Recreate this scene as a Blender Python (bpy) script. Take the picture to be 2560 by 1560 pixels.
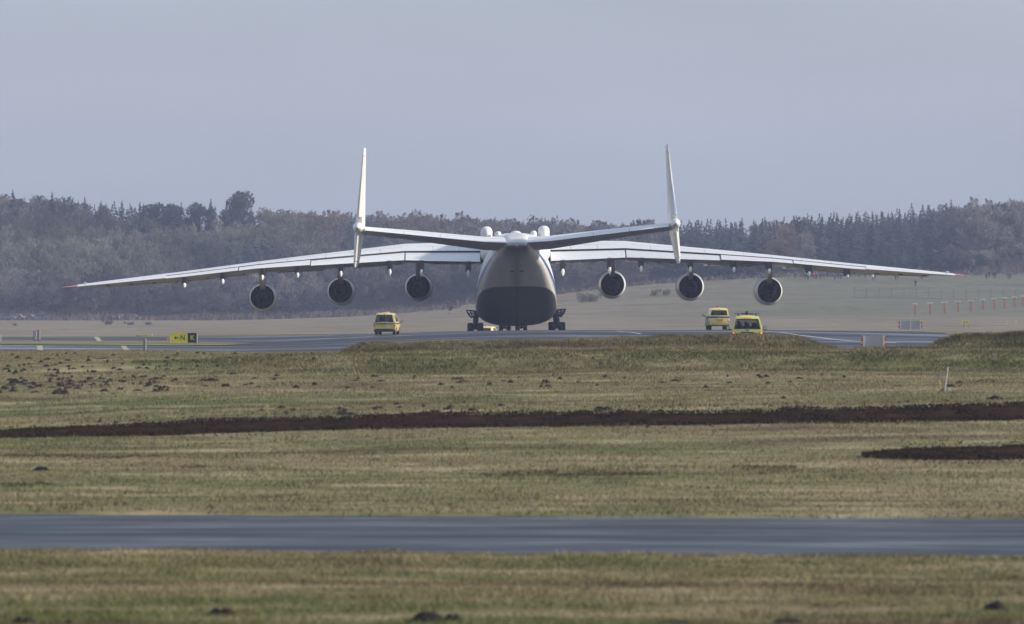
import bpy, bmesh, math, random
import numpy as np
from mathutils import Vector, Matrix, Euler

for o in list(bpy.data.objects):
    bpy.data.objects.remove(o)
R = math.radians
rng = np.random.default_rng(7)
random.seed(7)
scene = bpy.context.scene
COL = scene.collection

# ---------------------------------------------------------------- camera, sky, sun, exposure
CAM_Z = 1.8
FPX = 14280.0                      # focal length in pixels of the 2560 px wide photograph
HAZE = 0.00017
cam_data = bpy.data.cameras.new('camera')
cam = bpy.data.objects.new('camera', cam_data)
COL.objects.link(cam)
cam.location = (0, 0, CAM_Z)
cam.rotation_euler = (R(90), 0, 0)
cam_data.sensor_width = 36.0
cam_data.lens = FPX / 2560.0 * 36.0
cam_data.clip_start = 1.0
cam_data.clip_end = 20000.0
cam_data.dof.use_dof = True
cam_data.dof.focus_distance = 540.0
cam_data.dof.aperture_fstop = 2.0
scene.camera = cam

SUN_EL = R(25.0)
SUN_AZ = R(91.0)                   # clockwise from +Y (the view direction): sun stands to the right
world = bpy.data.worlds.new('World')
scene.world = world
world.use_nodes = True
wn = world.node_tree
wn.nodes.clear()
sky = wn.nodes.new('ShaderNodeTexSky')
sky.sky_type = 'NISHITA'
sky.sun_disc = False
sky.sun_elevation = SUN_EL
sky.sun_rotation = SUN_AZ
sky.altitude = 50.0
sky.air_density = 1.3
sky.dust_density = 2.2
sky.ozone_density = 2.0
veil = wn.nodes.new('ShaderNodeMix')          # thin even cloud veil over the whole sky
veil.data_type = 'RGBA'
veil.inputs[0].default_value = 0.55
veil.inputs[7].default_value = (5.25, 6.00, 7.85, 1)
wn.links.new(sky.outputs[0], veil.inputs[6])
wtc = wn.nodes.new('ShaderNodeTexCoord')
wmp = wn.nodes.new('ShaderNodeMapping')
wmp.inputs[3].default_value = (3.0, 3.0, 16.0)
wn.links.new(wtc.outputs[0], wmp.inputs[0])
wnz = wn.nodes.new('ShaderNodeTexNoise')
wnz.inputs['Scale'].default_value = 2.2
wnz.inputs['Detail'].default_value = 3.0
wn.links.new(wmp.outputs[0], wnz.inputs['Vector'])
wmr = wn.nodes.new('ShaderNodeMapRange')
wmr.inputs[1].default_value = 0.25
wmr.inputs[2].default_value = 0.75
wmr.inputs[3].default_value = 0.93
wmr.inputs[4].default_value = 1.07
wn.links.new(wnz.outputs[0], wmr.inputs[0])
wmul = wn.nodes.new('ShaderNodeVectorMath')
wmul.operation = 'SCALE'
wn.links.new(veil.outputs[2], wmul.inputs[0])
wn.links.new(wmr.outputs[0], wmul.inputs['Scale'])
bg = wn.nodes.new('ShaderNodeBackground')
bg.inputs[1].default_value = 0.10
wn.links.new(wmul.outputs[0], bg.inputs[0])
wout = wn.nodes.new('ShaderNodeOutputWorld')
wn.links.new(bg.outputs[0], wout.inputs[0])

sun_data = bpy.data.lights.new('sun', 'SUN')
sun_data.energy = 4.5
sun_data.angle = R(4.0)
sun_data.color = (1.0, 0.92, 0.80)
sun = bpy.data.objects.new('sun', sun_data)
COL.objects.link(sun)
to_sun = Vector((math.sin(SUN_AZ) * math.cos(SUN_EL), math.cos(SUN_AZ) * math.cos(SUN_EL), math.sin(SUN_EL)))
sun.rotation_euler = to_sun.to_track_quat('Z', 'Y').to_euler()

scene.view_settings.view_transform = 'Standard'
scene.view_settings.look = 'None'
scene.view_settings.exposure = 0.15
scene.view_settings.gamma = 1.0
scene.view_settings.use_curve_mapping = False
scene.render.engine = 'CYCLES'
cy = scene.cycles
cy.max_bounces = 6
cy.diffuse_bounces = 2
cy.glossy_bounces = 2
cy.transmission_bounces = 4
cy.transparent_max_bounces = 10
cy.volume_bounces = 0
cy.use_denoising = True
try:
    cy.denoiser = 'OPENIMAGEDENOISE'
except Exception:
    pass

# ---------------------------------------------------------------- helpers: materials
def new_mat(name):
    m = bpy.data.materials.new(name)
    m.use_nodes = True
    return m, m.node_tree, m.node_tree.nodes['Principled BSDF']

def add_noise(nt, scale, detail=3.0, vec=None, sc=(1, 1, 1), coord='Object', rough=0.55):
    tc = nt.nodes.new('ShaderNodeTexCoord')
    mp = nt.nodes.new('ShaderNodeMapping')
    mp.inputs[3].default_value = sc
    if coord == 'Position':
        g = nt.nodes.new('ShaderNodeNewGeometry')
        nt.links.new(g.outputs['Position'], mp.inputs[0])
    else:
        nt.links.new(tc.outputs[coord], mp.inputs[0])
    n = nt.nodes.new('ShaderNodeTexNoise')
    n.inputs['Scale'].default_value = scale
    n.inputs['Detail'].default_value = detail
    n.inputs['Roughness'].default_value = rough
    nt.links.new(mp.outputs[0], n.inputs['Vector'])
    return n.outputs[0]

def rng_map(nt, sock, a, b, c, d):
    mr = nt.nodes.new('ShaderNodeMapRange')
    mr.inputs[1].default_value = a
    mr.inputs[2].default_value = b
    mr.inputs[3].default_value = c
    mr.inputs[4].default_value = d
    nt.links.new(sock, mr.inputs[0])
    return mr.outputs[0]

def mixc(nt, fac, a, b, blend='MIX'):
    m = nt.nodes.new('ShaderNodeMix')
    m.data_type = 'RGBA'
    m.blend_type = blend
    for s, v in ((0, fac), (6, a), (7, b)):
        if hasattr(v, 'is_linked') or isinstance(v, bpy.types.NodeSocket):
            nt.links.new(v, m.inputs[s])
        elif s == 0:
            m.inputs[0].default_value = v
        else:
            m.inputs[s].default_value = (*v[:3], 1)
    return m.outputs[2]

def math_node(nt, op, a, b=0.0):
    m = nt.nodes.new('ShaderNodeMath')
    m.operation = op
    for i, v in enumerate((a, b)):
        if isinstance(v, bpy.types.NodeSocket):
            nt.links.new(v, m.inputs[i])
        else:
            m.inputs[i].default_value = v
    return m.outputs[0]

def simple(name, col, rough=0.5, metal=0.0, var=0.12, scale=2.0, spec=0.5, emit=None, estr=0.0, coat=0.0):
    m, nt, b = new_mat(name)
    n = add_noise(nt, scale, 4.0)
    f = rng_map(nt, n, 0.3, 0.7, 0.0, 1.0)
    lo = tuple(c * (1 - var) for c in col)
    hi = tuple(min(1, c * (1 + var * 0.6)) for c in col)
    nt.links.new(mixc(nt, f, lo, hi), b.inputs['Base Color'])
    nt.links.new(rng_map(nt, n, 0.3, 0.7, max(0.03, rough - 0.08), min(1, rough + 0.08)), b.inputs['Roughness'])
    b.inputs['Metallic'].default_value = metal
    b.inputs['Specular IOR Level'].default_value = spec
    b.inputs['Coat Weight'].default_value = coat
    b.inputs['Coat Roughness'].default_value = 0.08
    if emit:
        b.inputs['Emission Color'].default_value = (*emit, 1)
        b.inputs['Emission Strength'].default_value = estr
    return m

def glass(name, tint=(0.25, 0.28, 0.3), fac=0.5):
    m, nt, b = new_mat(name)
    b.inputs['Base Color'].default_value = (0.02, 0.022, 0.026, 1)
    b.inputs['Roughness'].default_value = 0.06
    tr = nt.nodes.new('ShaderNodeBsdfTransparent')
    tr.inputs[0].default_value = (*tint, 1)
    mx = nt.nodes.new('ShaderNodeMixShader')
    mx.inputs[0].default_value = fac
    out = nt.nodes['Material Output']
    nt.links.new(b.outputs[0], mx.inputs[1])
    nt.links.new(tr.outputs[0], mx.inputs[2])
    nt.links.new(mx.outputs[0], out.inputs[0])
    return m

# ---------------------------------------------------------------- helpers: meshes and objects
def tag(o, label=None, cat=None, group=None, kind=None):
    if label: o['label'] = label
    if cat: o['category'] = cat
    if group: o['group'] = group
    if kind: o['kind'] = kind
    return o

def empty(name, loc=(0, 0, 0), rot=(0, 0, 0), label=None, cat=None, group=None):
    o = bpy.data.objects.new(name, None)
    o.empty_display_size = 0.2
    COL.objects.link(o)
    o.location = loc
    o.rotation_euler = rot
    return tag(o, label, cat, group)

class MB:
    def __init__(self):
        self.v = []
        self.f = []
        self.m = []
    def add(self, verts, faces, mi=0):
        k = len(self.v)
        self.v += [tuple(p) for p in verts]
        for f in faces:
            self.f.append(tuple(i + k for i in f))
            self.m.append(mi)
        return self
    def box(self, c, s, rot=None, mi=0):
        x, y, z = (q / 2 for q in s)
        vs = [Vector((sx * x, sy * y, sz * z)) for sz in (-1, 1) for sy in (-1, 1) for sx in (-1, 1)]
        if rot:
            M = Euler(rot).to_matrix()
            vs = [M @ p for p in vs]
        vs = [p + Vector(c) for p in vs]
        return self.add(vs, [(0, 2, 3, 1), (4, 5, 7, 6), (0, 1, 5, 4), (2, 6, 7, 3), (0, 4, 6, 2), (1, 3, 7, 5)], mi)
    def tube(self, pts, r, n=8, mi=0, caps=True):
        pts = [Vector(p) for p in pts]
        rs = r if isinstance(r, (list, tuple)) else [r] * len(pts)
        rings = []
        for i, p in enumerate(pts):
            d = (pts[min(i + 1, len(pts) - 1)] - pts[max(i - 1, 0)]).normalized()
            a = d.orthogonal().normalized() if i == 0 else (a - d * a.dot(d)).normalized()
            b = d.cross(a)
            rings.append([p + (a * math.cos(2 * math.pi * k / n) + b * math.sin(2 * math.pi * k / n)) * rs[i] for k in range(n)])
        return self.loft(rings, mi, caps)
    def loft(self, rings, mi=0, caps=True, closed=True):
        n = len(rings[0])
        vs = [p for r in rings for p in r]
        fs = []
        for j in range(len(rings) - 1):
            for i in range(n if closed else n - 1):
                a, b = j * n + i, j * n + (i + 1) % n
                fs.append((a, b, b + n, a + n))
        if caps:
            fs.append(tuple(range(n - 1, -1, -1)))
            fs.append(tuple((len(rings) - 1) * n + i for i in range(n)))
        return self.add(vs, fs, mi)
    def lathe(self, prof, c=(0, 0, 0), axis='y', n=24, mi=0, caps=False):
        rings = []
        for (t, r) in prof:
            ring = []
            for k in range(n):
                a = 2 * math.pi * k / n
                u, w = r * math.cos(a), r * math.sin(a)
                p = {'y': (u, t, w), 'z': (u, w, t), 'x': (t, u, w)}[axis]
                ring.append((p[0] + c[0], p[1] + c[1], p[2] + c[2]))
            rings.append(ring)
        return self.loft(rings, mi, caps)
    def prism(self, poly, y0, y1, mi=0):
        n = len(poly)
        vs = [(x, y0, z) for x, z in poly] + [(x, y1, z) for x, z in poly]
        fs = [tuple(range(n)), tuple(range(2 * n - 1, n - 1, -1))]
        for i in range(n):
            j = (i + 1) % n
            fs.append((i, i + n, j + n, j))
        return self.add(vs, fs, mi)
    def mesh(self, name, mats, smooth=None):
        me = bpy.data.meshes.new(name)
        me.from_pydata(self.v, [], self.f)
        for m in (mats if isinstance(mats, (list, tuple)) else [mats]):
            me.materials.append(m)
        if len(set(self.m)) > 1:
            me.polygons.foreach_set('material_index', self.m)
        bm = bmesh.new()
        bm.from_mesh(me)
        bmesh.ops.remove_doubles(bm, verts=bm.verts, dist=1e-5)
        bmesh.ops.recalc_face_normals(bm, faces=bm.faces)
        bm.to_mesh(me)
        bm.free()
        if smooth is not None:
            me.polygons.foreach_set('use_smooth', [True] * len(me.polygons))
            me.set_sharp_from_angle(angle=R(smooth))
        me.update()
        return me
    def build(self, name, mats, parent=None, smooth=None, label=None):
        o = bpy.data.objects.new(name, self.mesh(name, mats, smooth))
        COL.objects.link(o)
        o.parent = parent
        if label: o['label'] = label
        return o

def children(o):
    return [c for c in bpy.data.objects if c.parent == o]

def copy_tree(o, parent=None, kids=None):
    c = o.copy()
    COL.objects.link(c)
    c.parent = parent
    for ch in (kids if kids is not None else children(o)):
        copy_tree(ch, c)
    return c

def np_mesh(name, verts, faces, mats, smooth=False, attr=None):
    """big triangle / quad mesh from arrays"""
    me = bpy.data.meshes.new(name)
    nv, (nf, k) = len(verts), faces.shape
    me.vertices.add(nv)
    me.vertices.foreach_set('co', np.ascontiguousarray(verts, dtype=np.float32).ravel())
    me.loops.add(nf * k)
    me.loops.foreach_set('vertex_index', np.ascontiguousarray(faces, dtype=np.int32).ravel())
    me.polygons.add(nf)
    me.polygons.foreach_set('loop_start', np.arange(0, nf * k, k, dtype=np.int32))
    if smooth:
        me.polygons.foreach_set('use_smooth', np.ones(nf, dtype=bool))
    for m in (mats if isinstance(mats, (list, tuple)) else [mats]):
        me.materials.append(m)
    if attr is not None:
        ca = me.color_attributes.new('tint', 'FLOAT_COLOR', 'POINT')
        ca.data.foreach_set('color', np.ascontiguousarray(attr, dtype=np.float32).ravel())
    me.update(calc_edges=True)
    me.validate()
    return me

def link(name, me, parent=None):
    o = bpy.data.objects.new(name, me)
    COL.objects.link(o)
    o.parent = parent
    return o

def text_mesh(body, size, name, mat, extrude=0.004, align='CENTER', bold=0.0):
    cu = bpy.data.curves.new(name, 'FONT')
    cu.body = body
    cu.size = size
    cu.extrude = extrude
    cu.offset = bold
    cu.align_x = align
    cu.align_y = 'CENTER'
    t = bpy.data.objects.new(name, cu)
    COL.objects.link(t)
    dg = bpy.context.evaluated_depsgraph_get()
    me = bpy.data.meshes.new_from_object(t.evaluated_get(dg))
    bpy.data.objects.remove(t)
    me.transform(Matrix.Rotation(R(90), 4, 'X'))
    me.materials.clear()
    me.materials.append(mat)
    return me

# ---------------------------------------------------------------- terrain heights
def vnoise(x, y, seed=0):
    xi, yi = np.floor(x).astype(np.int64), np.floor(y).astype(np.int64)
    fx, fy = x - xi, y - yi
    fx, fy = fx * fx * (3 - 2 * fx), fy * fy * (3 - 2 * fy)
    def h(a, b):
        n = (a * 374761393 + b * 668265263 + seed * 1442695041) & 0x7fffffff
        n = ((n ^ (n >> 13)) * 1274126177) & 0x7fffffff
        return ((n ^ (n >> 16)) & 0xffff) / 65535.0
    return (h(xi, yi) * (1 - fx) + h(xi + 1, yi) * fx) * (1 - fy) + (h(xi, yi + 1) * (1 - fx) + h(xi + 1, yi + 1) * fx) * fy - 0.5

def pchip(xk, yk, xq):
    xk = np.asarray(xk, float)
    yk = np.asarray(yk, float)
    h = np.diff(xk)
    d = np.diff(yk) / h
    m = np.zeros_like(yk)
    for i in range(1, len(xk) - 1):
        if d[i - 1] * d[i] > 0:
            w1, w2 = 2 * h[i] + h[i - 1], h[i] + 2 * h[i - 1]
            m[i] = (w1 + w2) / (w1 / d[i - 1] + w2 / d[i])
    m[0], m[-1] = d[0], d[-1]
    i = np.clip(np.searchsorted(xk, xq) - 1, 0, len(h) - 1)
    t = np.clip((xq - xk[i]) / h[i], 0, 1)
    return (yk[i] * (1 + 2 * t) * (1 - t) ** 2 + m[i] * h[i] * t * (1 - t) ** 2
            + yk[i + 1] * t * t * (3 - 2 * t) + m[i + 1] * h[i] * t * t * (t - 1))

def zpy(D, py):
    return CAM_Z - (np.asarray(py, float) - 780.0) * D / FPX

PXC = np.array([0, 320, 640, 960, 1280, 1600, 1920, 2240, 2560.0])
def row5(D, v):
    return D, zpy(D, np.interp(PXC, [0, 640, 1280, 1920, 2560], v))
def row9(D, v):
    return D, zpy(D, v)
def rowz(D, v):
    return D, np.interp(PXC, [0, 640, 1280, 1920, 2560], v)
SKYX = [0, 130, 260, 470, 640, 760, 880, 1060, 1180, 1300, 1440, 1560, 1650, 1750, 1870, 1950, 2100, 2250, 2330, 2400, 2560]
SKYY = [480, 492, 506, 520, 517, 531, 526, 533, 541, 547, 563, 566, 556, 572, 562, 556, 541, 531, 526, 512, 500]
ROWS = [
    rowz(-60, [-3.9] * 5), rowz(40, [-3.8] * 5), rowz(95, [-3.68] * 5), rowz(125, [-3.6] * 5), rowz(150, [-3.53] * 5), row5(180, [1176] * 5),
    row5(205, [1108, 1094, 1082, 1074, 1066]), row5(209.5, [1096, 1082, 1071, 1061, 1053]),
    row5(213, [1081, 1052, 1037, 1024, 1014]), row5(225, [1042, 1022, 1010, 1002, 994]),
    row5(245, [985, 975, 968, 964, 960]), row5(262, [950, 946, 942, 938, 936]),
    row5(270.8, [936, 932, 931, 929, 927]), row5(274.6, [926, 907, 891, 888, 885]), row5(284, [917, 898, 881, 878, 876]),
    row5(302, [905, 893, 877, 875, 873]), row5(340, [889, 886, 868, 871, 869]), row5(370, [878, 876, 858, 865, 862]),
    row5(400, [864, 867, 846, 852, 855]), row5(440, [854, 855, 831, 831, 842]), row5(470, [848, 848, 828, 826, 834]),
    row5(500, [843.5, 842, 826.5, 825.5, 832]), row5(525, [845, 842, 827, 826, 834]),
    rowz(579, [-1.0, -0.55, -0.42, -0.42, -1.0]), rowz(640, [-1.7, -1.4, -1.2, -1.2, -1.6]), rowz(720, [-2.1, -2.0, -1.7, -1.7, -1.8]),
    row5(900, [842, 838, 829, 828, 822]), row5(1000, [830, 826, 815, 812, 803]), row5(1150, [815, 813, 792, 792, 786]),
    row5(1200, [812, 810, 785, 778, 775]), row9(1300, [805, 805, 803, 794, 772, 756, 748, 748, 748]), row9(1400, [802, 802, 800, 788, 760, 729, 719, 718, 717]),
    row9(1450, [800, 800, 798, 781, 748, 711, 692, 686, 682]),
    (1750, zpy(1750, np.interp(PXC, SKYX, SKYY) + 104)), (1900, zpy(1900, np.interp(PXC, SKYX, SKYY) + 125)),
    rowz(2600, [4, 4, 4, 4, 4]), rowz(4000, [2, 2, 2, 2, 2]),
]
DK = np.array([r[0] for r in ROWS], float)
ZK = np.array([r[1] for r in ROWS])
DG = np.arange(-60, 4000.1, 0.5)
PXG = np.arange(0, 2561, 20.0)
_t = np.stack([pchip(DK, ZK[:, c], DG) for c in range(len(PXC))], 1)
def _px_interp(t):
    out = np.zeros((t.shape[0], len(PXG)))
    # pchip across columns, vectorised over rows by linear weights of smooth-step cells
    i = np.clip((PXG / 320).astype(int), 0, len(PXC) - 2)
    f = PXG / 320 - i
    a = t[:, np.clip(i - 1, 0, 8)]
    b, c = t[:, i], t[:, i + 1]
    d = t[:, np.clip(i + 2, 0, 8)]
    return b + 0.5 * f * (c - a + f * (2 * a - 5 * b + 4 * c - d + f * (3 * (b - c) + d - a)))
TAB = _px_interp(_t)

def z_base(X, D):
    X, D = np.broadcast_arrays(np.asarray(X, float), np.asarray(D, float))
    px = 1280 + FPX * X / np.maximum(D, 40)
    u = np.clip(px / 20.0, 0, len(PXG) - 1.001)
    w = np.clip((D - DG[0]) / 0.5, 0, len(DG) - 1.001)
    i, j = w.astype(int), u.astype(int)
    fw, fu = w - i, u - j
    return (TAB[i, j] * (1 - fw) + TAB[i + 1, j] * fw) * (1 - fu) + (TAB[i, j + 1] * (1 - fw) + TAB[i + 1, j + 1] * fw) * fu

def near_edge(X): return 126.6 - 0.13 * np.clip(X, -60, 60)
def far_edge(X): return 148.35 - 0.125 * np.clip(X, -60, 60)
def sstep(a, b, x):
    t = np.clip((x - a) / (b - a), 0, 1)
    return t * t * (3 - 2 * t)

def d_near(px): return np.interp(px, [-1500, 0, 400, 640, 850, 900, 2560], [372, 370, 368, 350, 338, 306, 303])
def d_far(px): return np.interp(px, [-1500, 0, 620, 800, 1150, 1900, 2060, 2230, 2300, 2375, 2420], [500, 502, 508, 520, 620, 640, 560, 522, 490, 455, 310])

def z_ground(X, D):
    X, D = np.broadcast_arrays(np.asarray(X, float), np.asarray(D, float))
    z = z_base(X, D)
    fe, ne = far_edge(X), near_edge(X)
    wob = 0.25 * vnoise(X * 0.8, D * 0.0 + 3.0, 5) + 0.1 * vnoise(X * 4, D * 0.0, 9)
    grass = np.maximum(sstep(0.15, 0.45, D - fe + wob), sstep(0.15, 0.6, ne - D + wob))
    px = 1280 + FPX * X / np.maximum(D, 40)
    dn, df = d_near(px), d_far(px)
    grass = grass * (1 - sstep(-0.2, 0.5, D - dn) * (1 - sstep(-0.5, 0.5, D - df)) * (px < 2420))
    fade = 1 - sstep(262, 300, D)
    n = 0.10 * vnoise(X * 0.10, D * 0.13, 1) + 0.07 * vnoise(X * 0.4, D * 0.4, 2) + 0.035 * vnoise(X * 1.6, D * 1.6, 3)
    bank = sstep(268, 272, D) * (1 - sstep(288, 300, D))
    n = n * fade + bank * (0.14 * vnoise(X * 0.6, D * 0.7, 4) + 0.07 * vnoise(X * 2.2, D * 2.2, 6))
    return z + grass * (0.07 + n) - (1 - grass) * 0.04

def proj(X, D, z):
    return 1280 + FPX * X / D, 780 - (z - CAM_Z) * FPX / D

def hit(px, py, d0=92.0, d1=540.0):
    """ground point seen at a pixel of the photograph"""
    D = np.arange(d0, d1, 0.2)
    X = (px - 1280) / FPX * D
    y = 780 - (z_ground(X, D) - CAM_Z) * FPX / D
    k = np.argmax(y <= py) if (y <= py).any() else len(D) - 1
    return float(X[k]), float(D[k]), float(z_ground(X[k], D[k]))

def gz(X, D):
    return float(z_ground(X, D))

def at(px, D, dz=0.0):
    X = (px - 1280) / FPX * D
    return (X, D, gz(X, D) + dz)
# ---------------------------------------------------------------- ground materials
def grass_color(nt, green=0.5, dark=1.0):
    big = add_noise(nt, 1.0, 4.0, sc=(0.035, 0.085, 0.0), coord='Position', rough=0.6)
    mid = add_noise(nt, 1.0, 5.0, sc=(0.16, 0.42, 0.0), coord='Position', rough=0.65)
    fine = add_noise(nt, 1.0, 5.0, sc=(1.7, 2.2, 0.6), coord='Position', rough=0.7)
    brn = add_noise(nt, 1.0, 4.0, sc=(0.06, 0.22, 0.0), coord='Position', rough=0.6)
    straw = (0.236 * dark, 0.196 * dark, 0.108 * dark)
    pale = (0.36 * dark, 0.305 * dark, 0.185 * dark)
    grn = (0.120 * dark, 0.132 * dark, 0.044 * dark)
    brown = (0.11 * dark, 0.070 * dark, 0.044 * dark)
    s = math_node(nt, 'ADD', math_node(nt, 'MULTIPLY', big, 0.62), math_node(nt, 'MULTIPLY', mid, 0.38))
    c = mixc(nt, rng_map(nt, s, 0.38 + 0.12 * (green - 0.5), 0.60 + 0.12 * (green - 0.5), 0.0, 1.0), grn, straw)
    c = mixc(nt, rng_map(nt, mid, 0.50, 0.68, 0.0, 0.9), c, pale)
    c = mixc(nt, rng_map(nt, brn, 0.53, 0.68, 0.0, 0.85), c, brown)
    return mixc(nt, 1.0, c, mixc(nt, rng_map(nt, fine, 0.25, 0.75, 0.0, 1.0), (0.78, 0.77, 0.75), (1.18, 1.17, 1.15)), 'MULTIPLY')

def blade_color(nt, b, col):
    g = nt.nodes.new('ShaderNodeNewGeometry')
    k = mixc(nt, g.outputs['Random Per Island'], (0.80, 0.80, 0.78), (1.22, 1.20, 1.16))
    nt.links.new(mixc(nt, 1.0, col, k, 'MULTIPLY'), b.inputs['Base Color'])
    b.inputs['Roughness'].default_value = 0.75
    b.inputs['Specular IOR Level'].default_value = 0.15

M = {}
m, nt, b = new_mat('ground')
nearc = grass_color(nt, 0.5)
# far fields: drier, flatter colours by distance along the field itself
fn = add_noise(nt, 1.0, 4.0, sc=(0.006, 0.008, 0.0), coord='Position')
fn2 = add_noise(nt, 1.0, 4.0, sc=(0.05, 0.06, 0.0), coord='Position')
geo = nt.nodes.new('ShaderNodeNewGeometry')
sep = nt.nodes.new('ShaderNodeSeparateXYZ')
nt.links.new(geo.outputs['Position'], sep.inputs[0])
# the sown green field lies on the right slope, rough tan grass to the left and nearer the runway
edge_n = math_node(nt, 'MULTIPLY', math_node(nt, 'SUBTRACT', fn, 0.5), 160.0)
gx = rng_map(nt, math_node(nt, 'ADD', sep.outputs[0], edge_n), 10.0, 70.0, 0.0, 1.0)
gy = rng_map(nt, math_node(nt, 'ADD', sep.outputs[1], edge_n), 1040.0, 1180.0, 0.0, 1.0)
tanmask = math_node(nt, 'SUBTRACT', 1.0, math_node(nt, 'MULTIPLY', math_node(nt, 'MULTIPLY', gx, gy), 0.8))
farc = mixc(nt, tanmask, (0.150, 0.158, 0.096), (0.255, 0.215, 0.152))
farc = mixc(nt, rng_map(nt, fn2, 0.42, 0.72, 0.0, 0.75), farc, (0.115, 0.095, 0.068))
fn3 = add_noise(nt, 1.0, 5.0, sc=(0.35, 0.16, 0.0), coord='Position', rough=0.7)
farc = mixc(nt, 1.0, farc, mixc(nt, rng_map(nt, fn3, 0.3, 0.7, 0, 1), (0.72, 0.70, 0.70), (1.15, 1.15, 1.12)), 'MULTIPLY')
farmix = rng_map(nt, sep.outputs[1], 520, 640, 0.0, 1.0)
woodfloor = mixc(nt, rng_map(nt, sep.outputs[1], 1440, 1470, 0.0, 1.0), farc, (0.075, 0.06, 0.045))
nt.links.new(mixc(nt, farmix, nearc, woodfloor), b.inputs['Base Color'])
b.inputs['Roughness'].default_value = 0.95
b.inputs['Specular IOR Level'].default_value = 0.08
M['ground'] = m

def grass_mat(name, green, dark):
    m, nt, b = new_mat(name)
    blade_color(nt, b, grass_color(nt, green, dark))
    M[name] = m
grass_mat('grass_near', 0.55, 1.05)
grass_mat('grass_field', 0.5, 1.0)
grass_mat('grass_bank', 0.52, 0.88)
m, nt, b = new_mat('bank_turf')
nt.links.new(grass_color(nt, 0.62, 0.68), b.inputs['Base Color'])
b.inputs['Roughness'].default_value = 0.95
b.inputs['Specular IOR Level'].default_value = 0.05
M['bank_turf'] = m

def soil_mat(name, c0, c1):
    m, nt, b = new_mat(name)
    n = add_noise(nt, 1.0, 6.0, sc=(1.1, 1.6, 3.0), coord='Position', rough=0.7)
    nt.links.new(mixc(nt, rng_map(nt, n, 0.3, 0.72, 0, 1), c0, c1), b.inputs['Base Color'])
    b.inputs['Roughness'].default_value = 0.95
    b.inputs['Specular IOR Level'].default_value = 0.0
    M[name] = m
soil_mat('soil', (0.016, 0.009, 0.005), (0.058, 0.035, 0.021))
soil_mat('mole_soil', (0.020, 0.017, 0.016), (0.062, 0.052, 0.048))
m, nt, b = new_mat('soil_stubble')
g = nt.nodes.new('ShaderNodeNewGeometry')
nt.links.new(mixc(nt, g.outputs['Random Per Island'], (0.016, 0.009, 0.005), (0.062, 0.037, 0.022)), b.inputs['Base Color'])
b.inputs['Roughness'].default_value = 0.9
b.inputs['Specular IOR Level'].default_value = 0.1
M['soil_stubble'] = m

def asphalt(name, base, wet_lo, wet_hi, r_dry, r_wet, streak=(0.01, 0.22, 0)):
    m, nt, b = new_mat(name)
    n1 = add_noise(nt, 1.0, 4.0, sc=streak, coord='Position', rough=0.55)
    n2 = add_noise(nt, 1.0, 5.0, sc=(0.5, 0.8, 0), coord='Position')
    n3 = add_noise(nt, 1.0, 3.0, sc=(streak[0] * 3.2, streak[1] * 1.7, 0), coord='Position', rough=0.6)
    n1 = math_node(nt, 'ADD', math_node(nt, 'MULTIPLY', n1, 0.55), math_node(nt, 'MULTIPLY', n3, 0.45))
    wet = rng_map(nt, n1, wet_lo, wet_hi, 0.0, 1.0)
    c = mixc(nt, rng_map(nt, n2, 0.3, 0.7, 0, 1), tuple(q * 0.8 for q in base), tuple(q * 1.2 for q in base))
    c = mixc(nt, wet, c, tuple(q * 0.55 for q in base))
    nt.links.new(c, b.inputs['Base Color'])
    nt.links.new(rng_map(nt, wet, 0, 1, r_dry, r_wet), b.inputs['Roughness'])
    b.inputs['Specular IOR Level'].default_value = 0.24
    b.inputs['IOR'].default_value = 1.33
    M[name] = m
asphalt('asphalt_far', (0.045, 0.045, 0.052), 0.48, 0.62, 0.66, 0.10, (0.012, 0.055, 0))
asphalt('asphalt_near', (0.022, 0.024, 0.034), 0.40, 0.62, 0.54, 0.25, (0.055, 0.26, 0))
M['line_white'] = simple('line_white', (0.55, 0.55, 0.53), 0.7, scale=0.6, var=0.35)
M['line_yellow'] = simple('line_yellow', (0.17, 0.15, 0.09), 0.8, scale=0.5, var=0.4)
M['bar_pale'] = simple('bar_pale', (0.36, 0.34, 0.24), 0.8, scale=0.5, var=0.3)

# ---------------------------------------------------------------- ground sheet (fan grid, one sheet)
def grid_faces(nr, nc):
    i = np.arange(nr - 1)[:, None] * nc + np.arange(nc - 1)[None, :]
    return np.stack([i, i + 1, i + nc + 1, i + nc], -1).reshape(-1, 4)

drows = np.concatenate([[-60, -30, 0, 20, 40, 60, 75, 85], np.arange(92, 124, 1.0), np.arange(124, 154, 0.5), np.arange(154, 306, 0.8),
                        np.arange(306, 540, 4), np.arange(540, 640, 8), np.arange(640, 1440, 20), np.arange(1440, 1960, 20), [2000, 2060]])
ucols = np.concatenate([[-1.0, -0.6, -0.4, -0.28, -0.2, -0.16, -0.14], np.linspace(-0.12, 0.12, 260), [0.14, 0.16, 0.2, 0.28, 0.4, 0.6, 1.0]])
DD, UU = np.meshgrid(drows, ucols, indexing='ij')
XX = UU * np.maximum(DD, 75) * np.where(np.abs(UU) > 0.25, np.minimum(1, 1800 / np.maximum(DD, 1) / 1.0), 1)
ZZ = z_ground(XX, DD)
ground = link('ground', np_mesh('ground', np.stack([XX, DD, ZZ], -1).reshape(-1, 3), grid_faces(*DD.shape), M['ground'], smooth=True))
tag(ground, kind='structure')

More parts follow.
